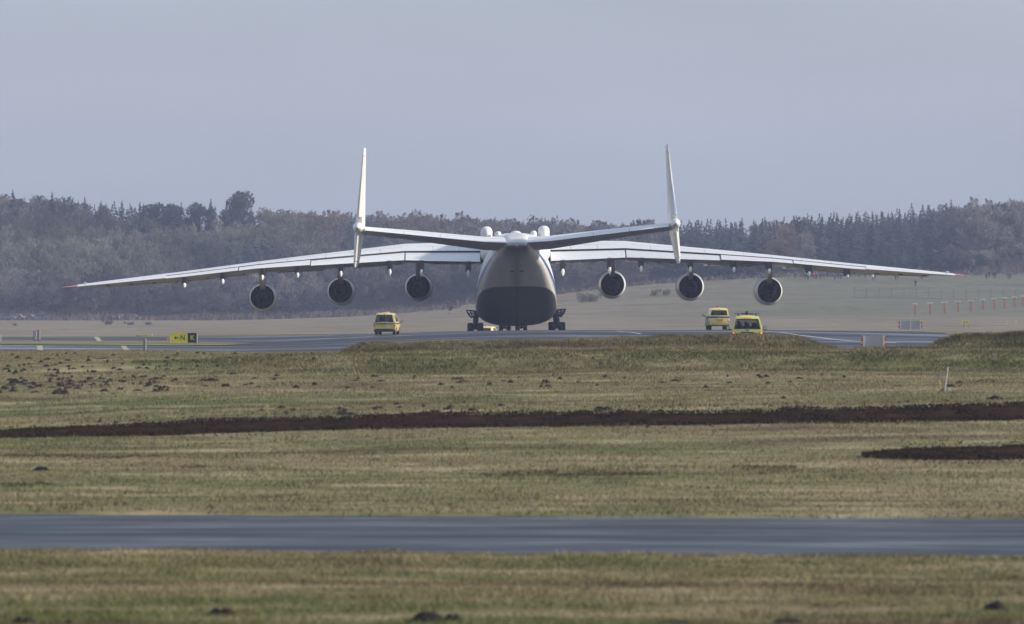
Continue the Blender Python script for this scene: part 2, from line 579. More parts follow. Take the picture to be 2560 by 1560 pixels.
# near taxiway: wet strip crossing the foreground
def strip(name, xs, d_lo, d_hi, nd, dz, mat, zf=z_base, kind='structure'):
    t = np.linspace(0, 1, nd)
    Xs = np.repeat(xs[None, :], nd, 0)
    Ds = d_lo[None, :] + t[:, None] * (d_hi - d_lo)[None, :]
    me = np_mesh(name, np.stack([Xs, Ds, zf(Xs, Ds) + dz], -1).reshape(-1, 3), grid_faces(nd, len(xs)), mat, smooth=True)
    return tag(link(name, me), kind=kind)
xs = np.linspace(-70, 70, 141)
strip('near_taxiway', xs, near_edge(xs) - 0.2, far_edge(xs) + 0.5, 24, 0.012, M['asphalt_near'])
strip('taxiway_edge_line', xs, far_edge(xs) - 4.3, far_edge(xs) - 3.95, 3, 0.018, M['line_yellow'])

# runway pavement behind the banks, given along picture columns at its real distances
def px_patch(name, pxs, dlo, dhi, nd, dz, mat, zf=z_base, kind='structure'):
    t = np.linspace(0, 1, nd)
    Ds = dlo[None, :] + t[:, None] * (dhi - dlo)[None, :]
    Xs = (pxs[None, :] - 1280) / FPX * Ds
    me = np_mesh(name, np.stack([Xs, Ds, zf(Xs, Ds) + dz], -1).reshape(-1, 3), grid_faces(nd, len(pxs)), mat, smooth=True)
    return tag(link(name, me), kind=kind)
pxs = np.concatenate([np.linspace(-1500, -100, 15), np.arange(-60, 2421, 20.0)])
px_patch('runway_pavement', pxs, d_near(pxs), d_far(pxs), 60, 0.02, M['asphalt_far'])
pxs = np.concatenate([[-1500, -800, -300], np.arange(0, 661, 20.0)])
isl = np.interp(pxs, [-1500, 420, 560, 655], [1, 1, 0.55, 0.02])
px_patch('grass_strip', pxs, 421 - 18 * isl, 421 + 20 * isl, 12, 0.06, M['ground'])
for (a0, a1, b0, b1, lo, hi) in ((243, 255, 234, 246, 443, 500), (94, 108, 92, 106, 373, 400), (310, 323, 302, 315, 371, 400)):
    q = np.array([0.0, 1.0])
    t = np.linspace(0, 1, 8)
    Ds = np.repeat((lo + t * (hi - lo))[:, None], 2, 1)
    pxl = np.stack([a0 + (b0 - a0) * t, a1 + (b1 - a1) * t], 1)
    Xs = (pxl - 1280) / FPX * Ds
    o = link('runway_marking', np_mesh('runway_marking', np.stack([Xs, Ds, z_base(Xs, Ds) + 0.026], -1).reshape(-1, 3), grid_faces(8, 2), M['bar_pale']))
    tag(o, kind='structure')
for pts in (((1543, 462), (1560, 446), (1602, 426)), ((1905, 452), (2000, 424), (2150, 396), (2240, 388))):
    Ds = np.concatenate([np.linspace(pts[i][1], pts[i + 1][1], 8) for i in range(len(pts) - 1)])
    pp = np.concatenate([np.linspace(pts[i][0], pts[i + 1][0], 8) for i in range(len(pts) - 1)])
    Xs = (pp - 1280) / FPX * Ds
    X2 = np.stack([Xs - 0.08, Xs + 0.08], 1)
    D2 = np.stack([Ds - 0.9, Ds + 0.9], 1)
    o = link('runway_line', np_mesh('runway_line', np.stack([X2, D2, z_base(X2, D2) + 0.026], -1).reshape(-1, 3), grid_faces(len(Ds), 2), M['line_white']))
    tag(o, kind='structure')

# grass banks in front of the runway
BANKS = [([842, 870, 905, 1000, 1300, 1600, 1900, 1985, 2030, 2088], [890, 875, 862, 861, 856, 850, 842, 844, 855, 880]),
         ([2306, 2340, 2380, 2440, 2560, 2800, 3200], [880, 860, 846, 838, 838, 840, 842])]
def bank_z(X, D, bx, by):
    px = 1280 + FPX * X / D
    zc = zpy(292.0, np.interp(px, bx, by) + 3.5) + 0.10 * vnoise(X * 0.5, D * 0 + 1, 21)
    g = z_base(X, D)
    prof = sstep(286.0, 290.6, D) * (1 - sstep(295, 304, D))
    n = 0.16 * vnoise(X * 0.9, D * 0.9, 22) + 0.08 * vnoise(X * 2.5, D * 2.5, 23)
    return g + np.maximum(0, zc - g) * prof + n * prof * np.clip((zc - g) * 2, 0, 1) - 0.03 + 0.09 * prof
for bx, by in BANKS:
    pxs = np.linspace(bx[0], bx[-1], int((bx[-1] - bx[0]) / 8))
    ds = np.arange(283, 305, 0.7)
    Xs = np.repeat(((pxs - 1280) / FPX * 292)[None, :], len(ds), 0)
    Ds = np.repeat(ds[:, None], len(pxs), 1)
    me = np_mesh('grass_bank', np.stack([Xs, Ds, bank_z(Xs, Ds, bx, by)], -1).reshape(-1, 3), grid_faces(*Xs.shape), M['bank_turf'], smooth=True)
    tag(link('grass_bank', me), kind='structure')

# dark bare soil strips on the field
SOIL = [  # px, top py, bottom py along the strip
    ([-700, 0, 400, 540, 780, 1090, 1560, 1800, 1935, 1960, 2010, 2060, 2560, 3300],
     [1086, 1081, 1061, 1050, 1049, 1037, 1033, 1031, 1030, 1021, 1021, 1025, 1013, 1008],
     [1102, 1096, 1090, 1084, 1076, 1071, 1066, 1063, 1060, 1060, 1060, 1059, 1052, 1050]),
    ([2155, 2200, 2280, 2400, 2560, 3300], [1141, 1134, 1128, 1125, 1120, 1112], [1145, 1148, 1151, 1152, 1151, 1150]),
    ([-700, 0, 200, 400], [1135, 1137, 1138, 1141], [1146, 1146, 1145, 1142]),
    ([1830, 1900, 1960, 1990], [1166, 1160, 1161, 1167], [1170, 1173, 1173, 1170]),
    ([0, 60, 110, 130], [1209, 1207, 1208, 1212], [1216, 1216, 1215, 1213]),
    ([450, 480, 515], [1166, 1164, 1167], [1169, 1172, 1169]),
    ([600, 700, 760], [1243, 1238, 1236], [1245, 1243, 1238]),
    ([1200, 1280, 1500, 1640], [1183, 1180, 1181, 1184], [1188, 1190, 1189, 1186]),
]
DSs = np.arange(150, 262, 0.25)
def soil_edges(tp, bt, pxs):
    """turn the strip's upper and lower edge in the view into plan distances"""
    lo, hi = [], []
    for p, a, c in zip(pxs, tp, bt):
        X = (p - 1280) / FPX * DSs
        y = 780 - (z_ground(X, DSs) - CAM_Z) * FPX / DSs
        lo.append(DSs[np.argmax(y <= c)])
        hi.append(DSs[np.argmax(y <= a)])
    return np.array(lo), np.array(hi)
soil_strips = []
for px_k, top_k, bot_k in SOIL:
    n = max(8, int((px_k[-1] - px_k[0]) / 9))
    pxs = np.linspace(px_k[0], px_k[-1], n)
    wob = 5 * vnoise(pxs * 0.02, pxs * 0, 31) + 3 * vnoise(pxs * 0.08, pxs * 0, 32)
    taper = np.clip(np.minimum(pxs - px_k[0] + 4, px_k[-1] - pxs + 4) / 60, 0.1, 1)
    tp, bt = np.interp(pxs, px_k, top_k) + wob * 0.6 * taper, np.interp(pxs, px_k, bot_k) + wob * 0.3 * taper
    lo, hi = soil_edges(tp, bt, pxs)
    hi = np.maximum(hi, lo + 0.3)
    soil_strips.append((pxs, lo, hi))
    if len(soil_strips) > 2:      # only dead stubble, no bare ridge
        continue
    nd = 10
    t = np.linspace(0, 1, nd)
    Ds = lo[None, :] + t[:, None] * (hi - lo)[None, :]
    Xs = (pxs[None, :] - 1280) / FPX * Ds
    bump = np.sin(np.pi * t)[:, None] ** 0.5
    Zs = z_ground(Xs, Ds) - 0.02 + bump * (0.13 + 0.10 * (vnoise(Xs * 1.5, Ds * 1.5, 33) + 0.3 * vnoise(Xs * 5, Ds * 5, 34)))
    tag(link('soil_strip', np_mesh('soil_strip', np.stack([Xs, Ds, Zs], -1).reshape(-1, 3), grid_faces(nd, n), M['soil'], smooth=False)), kind='structure')

# ---------------------------------------------------------------- grass blades (uncountable)
def blades(name, X, D, Z, h, w, mat, lean=0.5):
    n = len(X)
    a = rng.uniform(0, 2 * math.pi, n)
    hh = h * rng.uniform(0.45, 1.5, n)
    ww = w * rng.uniform(0.6, 1.4, n)
    lx, ly = lean * hh * rng.normal(0.15, 0.7, n), lean * hh * rng.normal(0, 0.7, n)
    dx, dy = np.cos(a) * ww / 2, np.sin(a) * ww / 2
    p0 = np.stack([X - dx, D - dy, Z - 0.02], 1)
    p1 = np.stack([X + dx, D + dy, Z - 0.02], 1)
    p2 = np.stack([X + lx, D + ly, Z + hh], 1)
    v = np.stack([p0, p1, p2], 1).reshape(-1, 3)
    f = np.arange(n * 3).reshape(-1, 3)
    return tag(link(name, np_mesh(name, v, f, mat)), kind='stuff')

def fan_points(n, d0, d1, p0=-80, p1=2640):
    D = np.sqrt(rng.uniform(d0 * d0, d1 * d1, n))
    X = (rng.uniform(p0, p1, n) - 1280) / FPX * D
    return X, D

def in_soil(X, D):
    px = 1280 + FPX * X / D
    bad = np.zeros(len(X), bool)
    for pxs, lo, hi in soil_strips[:2]:
        bad |= (px > pxs[0]) & (px < pxs[-1]) & (D > np.interp(px, pxs, lo) + 0.12) & (D < np.interp(px, pxs, hi) - 0.12)
    return bad

X, D = fan_points(170000, 94, 130)
k = D < near_edge(X) - 0.25 + 0.3 * vnoise(X * 2, D * 0, 41)
X, D = X[k], D[k]
tall = 1 + 1.2 * np.clip(vnoise(X * 0.7, D * 0.7, 42) * 2, 0, 1)
o = blades('foreground_grass', X, D, z_ground(X, D), 0.055 * tall, 0.022, M['grass_near'], 0.9)
tag(o, 'blurred straw-green grass in front of the near taxiway', 'grass')

X, D = fan_points(260000, 146, 272)
k = (D > far_edge(X) + 0.35) & ~in_soil(X, D)
X, D = X[k], D[k]
edge = np.clip(1 - (D - far_edge(X)) / 1.0, 0, 1)
tall = 1 + 1.3 * np.clip(vnoise(X * 0.5, D * 0.5, 43) * 2, 0, 1) + 0.8 * edge
X2, D2 = fan_points(60000, 262, 372, -80, 900)
k = (D2 < d_near(1280 + FPX * X2 / D2) - 0.3) & (D2 > 272)
X2, D2 = X2[k], D2[k]
Xa, Da = np.concatenate([X, X2]), np.concatenate([D, D2])
ta = np.concatenate([tall, np.full(len(X2), 1.0)])
o = blades('field_grass', Xa, Da, z_ground(Xa, Da), 0.055 * ta, 0.035, M['grass_field'], 0.9)
tag(o, 'short straw-green grass of the airfield between the taxiways', 'grass')

X, D = fan_points(120000, 267, 286, 330, 2640)
ledge = (D > 275.2 + 0.8 * vnoise(X * 0.5, D * 0, 45)) & (D < 283.4)
XL, DL = X[ledge], D[ledge]
o = blades('ledge_grass', XL, DL, z_ground(XL, DL), 0.08, 0.045, M['grass_field'], 0.9)
tag(o, 'paler straw grass on the ledge between the two bank steps', 'grass')
X, D = X[~ledge], D[~ledge]
px = 1280 + FPX * X / D
k = rng.uniform(0, 1, len(X)) < sstep(330, 800, px)
X, D = X[k], D[k]
Zb = z_ground(X, D)
for bx, by in BANKS:
    X2 = (rng.uniform(bx[0] + 10, min(bx[-1], 2660), 105000 if bx[0] < 1000 else 32000) - 1280) / FPX * 292
    D2 = rng.uniform(286, 299, len(X2))
    X, D, Zb = np.concatenate([X, X2]), np.concatenate([D, D2]), np.concatenate([Zb, bank_z(X2, D2, bx, by)])
lump = 0.7 + 1.5 * np.clip(vnoise(X * 0.9, D * 0.9, 44) + 0.3, 0, 1)
o = blades('bank_grass', X, D, Zb, 0.095 * lump, 0.045, M['grass_bank'], 1.0)
tag(o, 'long rough winter grass covering the banks before the runway', 'grass')

m, nt, b = new_mat('brown_stubble')
g = nt.nodes.new('ShaderNodeNewGeometry')
nt.links.new(mixc(nt, g.outputs['Random Per Island'], (0.045, 0.030, 0.022), (0.13, 0.092, 0.060)), b.inputs['Base Color'])
b.inputs['Roughness'].default_value = 0.9
b.inputs['Specular IOR Level'].default_value = 0.1
M['brown_stubble'] = m
def stubble(name, part, dens, spread, h, w, dz, mat, label):
    Xs_, Ds_ = [], []
    for kk, (pxs, lo, hi) in enumerate(part):
        p0_, p1_ = max(pxs[0], -80), min(pxs[-1], 2640)
        n = int(np.clip((hi - lo).mean() * (p1_ - p0_) / 70 * dens, 300, 40000))
        if spread:
            p = p0_ + (p1_ - p0_) * rng.beta(1.2, 1.2, n)
            q = rng.normal(0.5, spread, n) + 0.8 * vnoise(p * 0.03, p * 0, 71 + kk)
        else:
            p = rng.uniform(p0_, p1_, n)
            q = np.where(rng.uniform(0, 1, n) < 0.1, rng.normal(0.45, 0.45, n), rng.uniform(0.0, 0.985, n))
        d = np.interp(p, pxs, lo) + (np.interp(p, pxs, hi) - np.interp(p, pxs, lo)) * q
        Ds_.append(d)
        Xs_.append((p - 1280) / FPX * d)
    X, D = np.concatenate(Xs_), np.concatenate(Ds_)
    tag(blades(name, X, D, z_ground(X, D) + dz * (rng.uniform(0, 1, len(X)) < 0.93), h, w, mat, 0.8), label, 'stubble')
stubble('dead_stubble', soil_strips[:2], 260, 0, 0.05, 0.07, 0.085, M['soil_stubble'], 'dark brown dead stubble on the bare soil strips')
stubble('brown_stubble', soil_strips[2:], 170, 0.40, 0.035, 0.06, 0.0, M['brown_stubble'], 'thin brown stubble in faint streaks across the field')
# ---------------------------------------------------------------- the aircraft
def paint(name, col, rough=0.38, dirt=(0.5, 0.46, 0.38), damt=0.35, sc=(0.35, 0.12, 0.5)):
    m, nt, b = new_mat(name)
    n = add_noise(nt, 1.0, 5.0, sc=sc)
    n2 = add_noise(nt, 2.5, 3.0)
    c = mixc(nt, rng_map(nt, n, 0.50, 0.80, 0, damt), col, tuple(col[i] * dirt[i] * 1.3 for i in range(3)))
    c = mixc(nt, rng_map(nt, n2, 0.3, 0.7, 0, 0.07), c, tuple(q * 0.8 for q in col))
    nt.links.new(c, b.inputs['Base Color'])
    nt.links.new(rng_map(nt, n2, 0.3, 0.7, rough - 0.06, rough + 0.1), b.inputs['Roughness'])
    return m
M['white'] = paint('aircraft_white', (0.80, 0.80, 0.79), 0.33, damt=0.14)
M['white_dirty'] = paint('aircraft_white_worn', (0.66, 0.64, 0.58), 0.45, damt=0.6)
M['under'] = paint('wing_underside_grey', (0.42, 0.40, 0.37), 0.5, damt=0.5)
M['beige'] = paint('pylon_beige', (0.50, 0.44, 0.37), 0.5, damt=0.4)
M['seam_shade'] = simple('seam_shade_dark', (0.03, 0.03, 0.035), 0.7)
M['gear'] = simple('gear_metal', (0.055, 0.055, 0.06), 0.55, 0.3)
M['tyre'] = simple('tyre', (0.022, 0.022, 0.024), 0.85, spec=0.2)
M['duct'] = simple('engine_duct', (0.010, 0.010, 0.013), 0.7, 0.0, spec=0.12, scale=1.2)
M['core'] = simple('engine_core', (0.030, 0.030, 0.035), 0.5, 0.2, spec=0.25, scale=3)
M['core_black'] = simple('engine_nozzle_black', (0.006, 0.006, 0.008), 0.7, spec=0.1)
M['blue'] = simple('stripe_blue', (0.020, 0.060, 0.27), 0.35)
M['fin_blue'] = simple('fin_blue', (0.10, 0.22, 0.58), 0.35)
M['yellow_s'] = simple('stripe_yellow', (0.62, 0.47, 0.12), 0.4)
M['tipred'] = simple('wingtip_red', (0.42, 0.16, 0.13), 0.5)
M['mark'] = simple('mark_dark', (0.06, 0.06, 0.06), 0.6)
# fuselage paint: white, worn cream upsweep, dark grey tub round belly and cargo ramp
m, nt, b = new_mat('fuselage_paint')
tc = nt.nodes.new('ShaderNodeTexCoord')
sp = nt.nodes.new('ShaderNodeSeparateXYZ')
nt.links.new(tc.outputs['Object'], sp.inputs[0])
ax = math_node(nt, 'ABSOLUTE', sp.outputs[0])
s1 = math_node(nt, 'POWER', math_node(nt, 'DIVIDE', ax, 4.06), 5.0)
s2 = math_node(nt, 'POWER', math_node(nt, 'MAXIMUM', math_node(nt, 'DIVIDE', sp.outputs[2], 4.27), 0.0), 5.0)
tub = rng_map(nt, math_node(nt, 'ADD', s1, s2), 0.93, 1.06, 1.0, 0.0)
n = add_noise(nt, 1.0, 5.0, sc=(0.8, 0.15, 0.35))
n2 = add_noise(nt, 1.5, 4.0)
white = mixc(nt, rng_map(nt, n, 0.45, 0.8, 0, 0.45), (0.72, 0.71, 0.69), (0.42, 0.405, 0.375))
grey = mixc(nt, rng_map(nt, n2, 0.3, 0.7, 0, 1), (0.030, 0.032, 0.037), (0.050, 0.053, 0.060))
# dark trail down the ramp seam
streak = math_node(nt, 'MULTIPLY', rng_map(nt, ax, 0.0, 0.75, 1.0, 0.0), rng_map(nt, sp.outputs[2], 5.8, 8.0, 1.0, 0.3))
streak = math_node(nt, 'MULTIPLY', streak, rng_map(nt, sp.outputs[1], -14.0, -9.0, 0.5, 0.0))
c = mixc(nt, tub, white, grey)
# broad dark grey tone over the middle of the upswept ramp
ramp_dark = math_node(nt, 'MULTIPLY', rng_map(nt, math_node(nt, 'ADD', ax, math_node(nt, 'MULTIPLY', n, 1.0)), 2.2, 4.9, 1.0, 0.0), rng_map(nt, sp.outputs[1], -14.0, -10.0, 1.0, 0.0))
ramp_dark = math_node(nt, 'MULTIPLY', ramp_dark, rng_map(nt, math_node(nt, 'ADD', sp.outputs[2], math_node(nt, 'MULTIPLY', sp.outputs[1], 0.27)), -2.6, -3.3, 0.0, 1.0))
c = mixc(nt, math_node(nt, 'MULTIPLY', ramp_dark, math_node(nt, 'SUBTRACT', 1.0, tub)), c, (0.072, 0.071, 0.075))
c = mixc(nt, streak, c, (0.03, 0.03, 0.032))
nt.links.new(c, b.inputs['Base Color'])
b.inputs['Roughness'].default_value = 0.42
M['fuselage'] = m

AIR = empty('cargo_aircraft', (0.42, 579, 0.0), (0, R(-0.72), R(0.2)),
            'huge white six-engined cargo aircraft with twin tail fins, seen from behind', 'aircraft')

def superring(y, w, zt, zb, zc, nu=1.95, nl=2.6, n=64):
    ring = []
    for k in range(n):
        a = 2 * math.pi * k / n
        c, s = math.cos(a), math.sin(a)
        e = nu if s >= 0 else nl
        x = w * math.copysign(abs(c) ** (2 / e), c)
        z = zc + (zt - zc if s >= 0 else zc - zb) * math.copysign(abs(s) ** (2 / e), s)
        ring.append((x, y, z))
    return ring
FUS = [(41, .3, 4.7, 4.0, 4.3), (40, 1.2, 5.6, 2.8, 4.1), (37, 2.3, 7.2, 1.5, 4.0), (32, 3.2, 8.7, .8, 3.9), (26, 3.7, 9.4, .5, 3.4), (16, 3.95, 9.6, .42, 2.6),
       (0, 4.05, 9.6, .40, 2.5), (-8, 4.05, 9.6, .40, 2.5), (-11, 4.03, 9.6, .62, 2.6), (-15, 3.93, 9.6, 1.45, 3.1), (-20, 3.68, 9.58, 2.75, 4.1),
       (-25, 3.25, 9.52, 4.15, 5.2), (-30, 2.68, 9.45, 5.5, 6.3), (-35, 1.9, 9.25, 6.65, 7.3), (-38, 1.40, 8.95, 7.25, 7.8), (-40.5, 1.08, 8.60, 7.62, 7.92), (-42.5, .92, 8.24, 7.82, 7.97), (-43.6, .80, 8.06, 7.90, 7.98)]
def fus_at(y):
    ys = [f[0] for f in FUS][::-1]
    return [float(pchip(ys, [f[i] for f in FUS][::-1], np.array([y]))[0]) for i in range(1, 5)]
mb = MB()
ys = [41, 40.5, 40, 39, 37, 34.5, 32, 29, 26, 21, 16, 8, 0, -5, -8] + list(np.arange(-9.5, -42.1, -1.5)) + [-42.6, -43.2, -43.6]
mb.loft([superring(y, *fus_at(y), nu=float(np.interp(-y, [30, 37, 43], [1.95, 2.6, 4.0]))) for y in ys])
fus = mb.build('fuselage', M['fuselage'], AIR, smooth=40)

def fus_band(name, a0, a1, y0, y1, mat, off=0.02, step=1.5, taper=False):
    for sgn in (1, -1):
        rows = []
        for y in np.arange(y0, y1 - 1e-6, -step):
            w, zt, zb, zc = fus_at(y)
            line = []
            t = 1.0 if not taper else max(0.15, min(1, (y - y1) / 8.0))
            for a in np.linspace(a0, a0 + (a1 - a0) * t, 4):
                c, s = math.cos(R(a)), math.sin(R(a))
                e = 1.95 if s >= 0 else 2.6
                x = w * abs(c) ** (2 / e)
                z = zc + (zt - zc if s >= 0 else zc - zb) * math.copysign(abs(s) ** (2 / e), s)
                line.append((sgn * (x + off * abs(c)), y, z + off * s))
            rows.append(line)
        mb = MB()
        mb.loft(rows, caps=False, closed=False)
        mb.build(name, mat, fus, smooth=60)
fus_band('blue_stripe', 10, 2.0, 20, -39, M['blue'], taper=True)
fus_band('yellow_stripe', -1.5, -5.5, 20, -31, M['yellow_s'], taper=True)
# ramp seam, small dark patches on the upsweep
mb = MB()
rows = []
for y in np.arange(-9, -27, -1.5):
    w, zt, zb, zc = fus_at(y)
    rows.append([(-0.05, y, zb - 0.012), (0.05, y, zb - 0.012)])
mb.loft(rows, caps=False, closed=False)
mb.build('ramp_seam', M['seam_shade'], fus)
for sx in (-0.45, 0.5):
    w, zt, zb, zc = fus_at(-31.0)
    MB().box((sx, -31.0, zb - 0.03), (0.34, 0.28, 0.05), (R(-14), 0, 0)).build('dark_patch', M['mark'], fus)
for sx in (-1, 1):
    MB().lathe([(-0.15, 0.17), (-0.15, 0.12), (0.3, 0.12)], (sx * 3.28, -8.6, 1.25), 'y', 14, caps=False).build('exhaust_port', M['core_black'], fus, smooth=50)
# tail light and cap
MB().lathe([(-43.85, 0.01), (-43.8, 0.05), (-43.5, 0.07)], (0, 0, 8.02), 'y', 12).build('tail_lamp', M['white_dirty'], fus, smooth=50)

# wing root fairing and gear fairings
mb = MB()
mb.loft([superring(y, w, zt, zb, 7.8, 2.3, 2.3, 40) for y, w, zt, zb in
         ((14, .5, 8.4, 7.3), (12, 2.4, 9.4, 6.6), (8, 3.3, 9.75, 6.2), (0, 3.55, 9.8, 6.1), (-5, 3.52, 9.75, 6.15), (-9, 3.3, 9.6, 6.5), (-13, 2.6, 9.2, 7.0), (-15, .8, 8.4, 7.5))])
mb.build('wing_root_fairing', M['white'], AIR, smooth=50)
# fairings and domes on the spine
for nm, x, y, r, z in (('spine_fairing', -2.88, -2, .60, 10.46), ('spine_fairing', 2.88, -2, .60, 10.46)):
    mb = MB()
    rings = []
    for yy, f in ((4, .05), (3.2, .6), (1, .92), (-1.5, 1.0), (-3.2, .97), (-3.8, .75), (-4.1, .1)):
        ring = []
        for k in range(20):
            a = 2 * math.pi * k / 20
            c, s = math.cos(a), math.sin(a)
            ring.append((x + r * f * math.copysign(abs(c) ** .8, c), y + yy, (z - r) + (r * f * s if s > 0 else 2.2 * s * f)))
        rings.append(ring)
    mb.loft(rings)
    mb.build(nm, M['white'], AIR, smooth=60)
for x, r, z in ((-1.72, .33, 9.93), (0.05, .58, 9.95), (1.85, .33, 9.95)):
    mb = MB()
    prof = [(z - 0.9, r), (z - 0.25, r * 0.97), (z - 0.1, r * 0.75), (z - 0.02, r * 0.4), (z, 0.01)]
    mb.lathe(prof, (x, -6, 0), 'z', 18, caps=True)
    mb.build('antenna_dome', M['white'], AIR, smooth=60)

# ---- lifting surfaces
def foil(s):
    return (0.2969 * math.sqrt(s) - 0.126 * s - 0.3516 * s * s + 0.2843 * s ** 3 - 0.1036 * s ** 4) / 0.1002
def section(st, t0, t1, n=14, dz=0.0, dy=0.0):
    """closed section between chord fractions t0 (aft) and t1 (fore), measured from the trailing edge"""
    x, yTE, yLE, zTE, zLE, tu, tl = st
    up, lo = [], []
    for k in range(n + 1):
        t = t0 + (t1 - t0) * k / n
        f = foil(max(0.0, 1 - t)) if t < 1 else 0
        yy = yTE + (yLE - yTE) * t + dy
        zb = zTE + (zLE - zTE) * t + dz
        up.append((x, yy, zb + tu * f + 0.01))
        lo.append((x, yy, zb - tl * f - 0.01))
    return up + lo[::-1]
# |x|, zTE, zTop, zBot
WX = [2.4, 11.1, 19.9, 25.7, 32.9, 40.0, 43.2]
W_TE = [7.02, 7.30, 6.86, 6.52, 5.74, 5.10, 4.82]
W_TOP = [9.06, 8.88, 7.88, 7.18, 6.26, 5.42, 5.00]
W_BOT = [6.75, 6.85, 6.22, 5.98, 5.25, 4.82, 4.72]
def wing_st(x, sgn):
    te, top, bot = (float(np.interp(x, WX, w)) for w in (W_TE, W_TOP, W_BOT))
    yLE = 9.5 - 0.653 * (x - 3.6)
    yTE = -6.0 if x < 11 else -6.0 - (x - 11) * 0.447
    zLE = bot + 0.30
    tl = 0.26 if x < 35 else 0.16
    tu = max(0.06, top - (te + (zLE - te) * 0.66))
    return (sgn * x, yTE, yLE, te, zLE, tu, tl)
def surf(name, xs, sgn, t0, t1, mats, parent, dz=0.0, dy=0.0, n=14, stf=wing_st, cap_mi=0):
    rings = [section(stf(x, sgn), t0, t1, n, dz, dy) for x in xs]
    mb = MB()
    N = len(rings[0])
    vs = [p for r in rings for p in r]
    fs, mi = [], []
    for j in range(len(rings) - 1):
        for i in range(N):
            a, b2 = j * N + i, j * N + (i + 1) % N
            fs.append((a, b2, b2 + N, a + N))
            # upper skin 0, lower skin 1, aft closing face 2
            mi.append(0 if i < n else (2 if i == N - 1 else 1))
    k = len(mb.v)
    mb.v += vs
    mb.f += fs
    mb.m += mi
    mb.add(rings[0], [tuple(range(N))], 0)
    mb.add(rings[-1], [tuple(range(N))], 0)
    return mb.build(name, mats, parent, smooth=35)

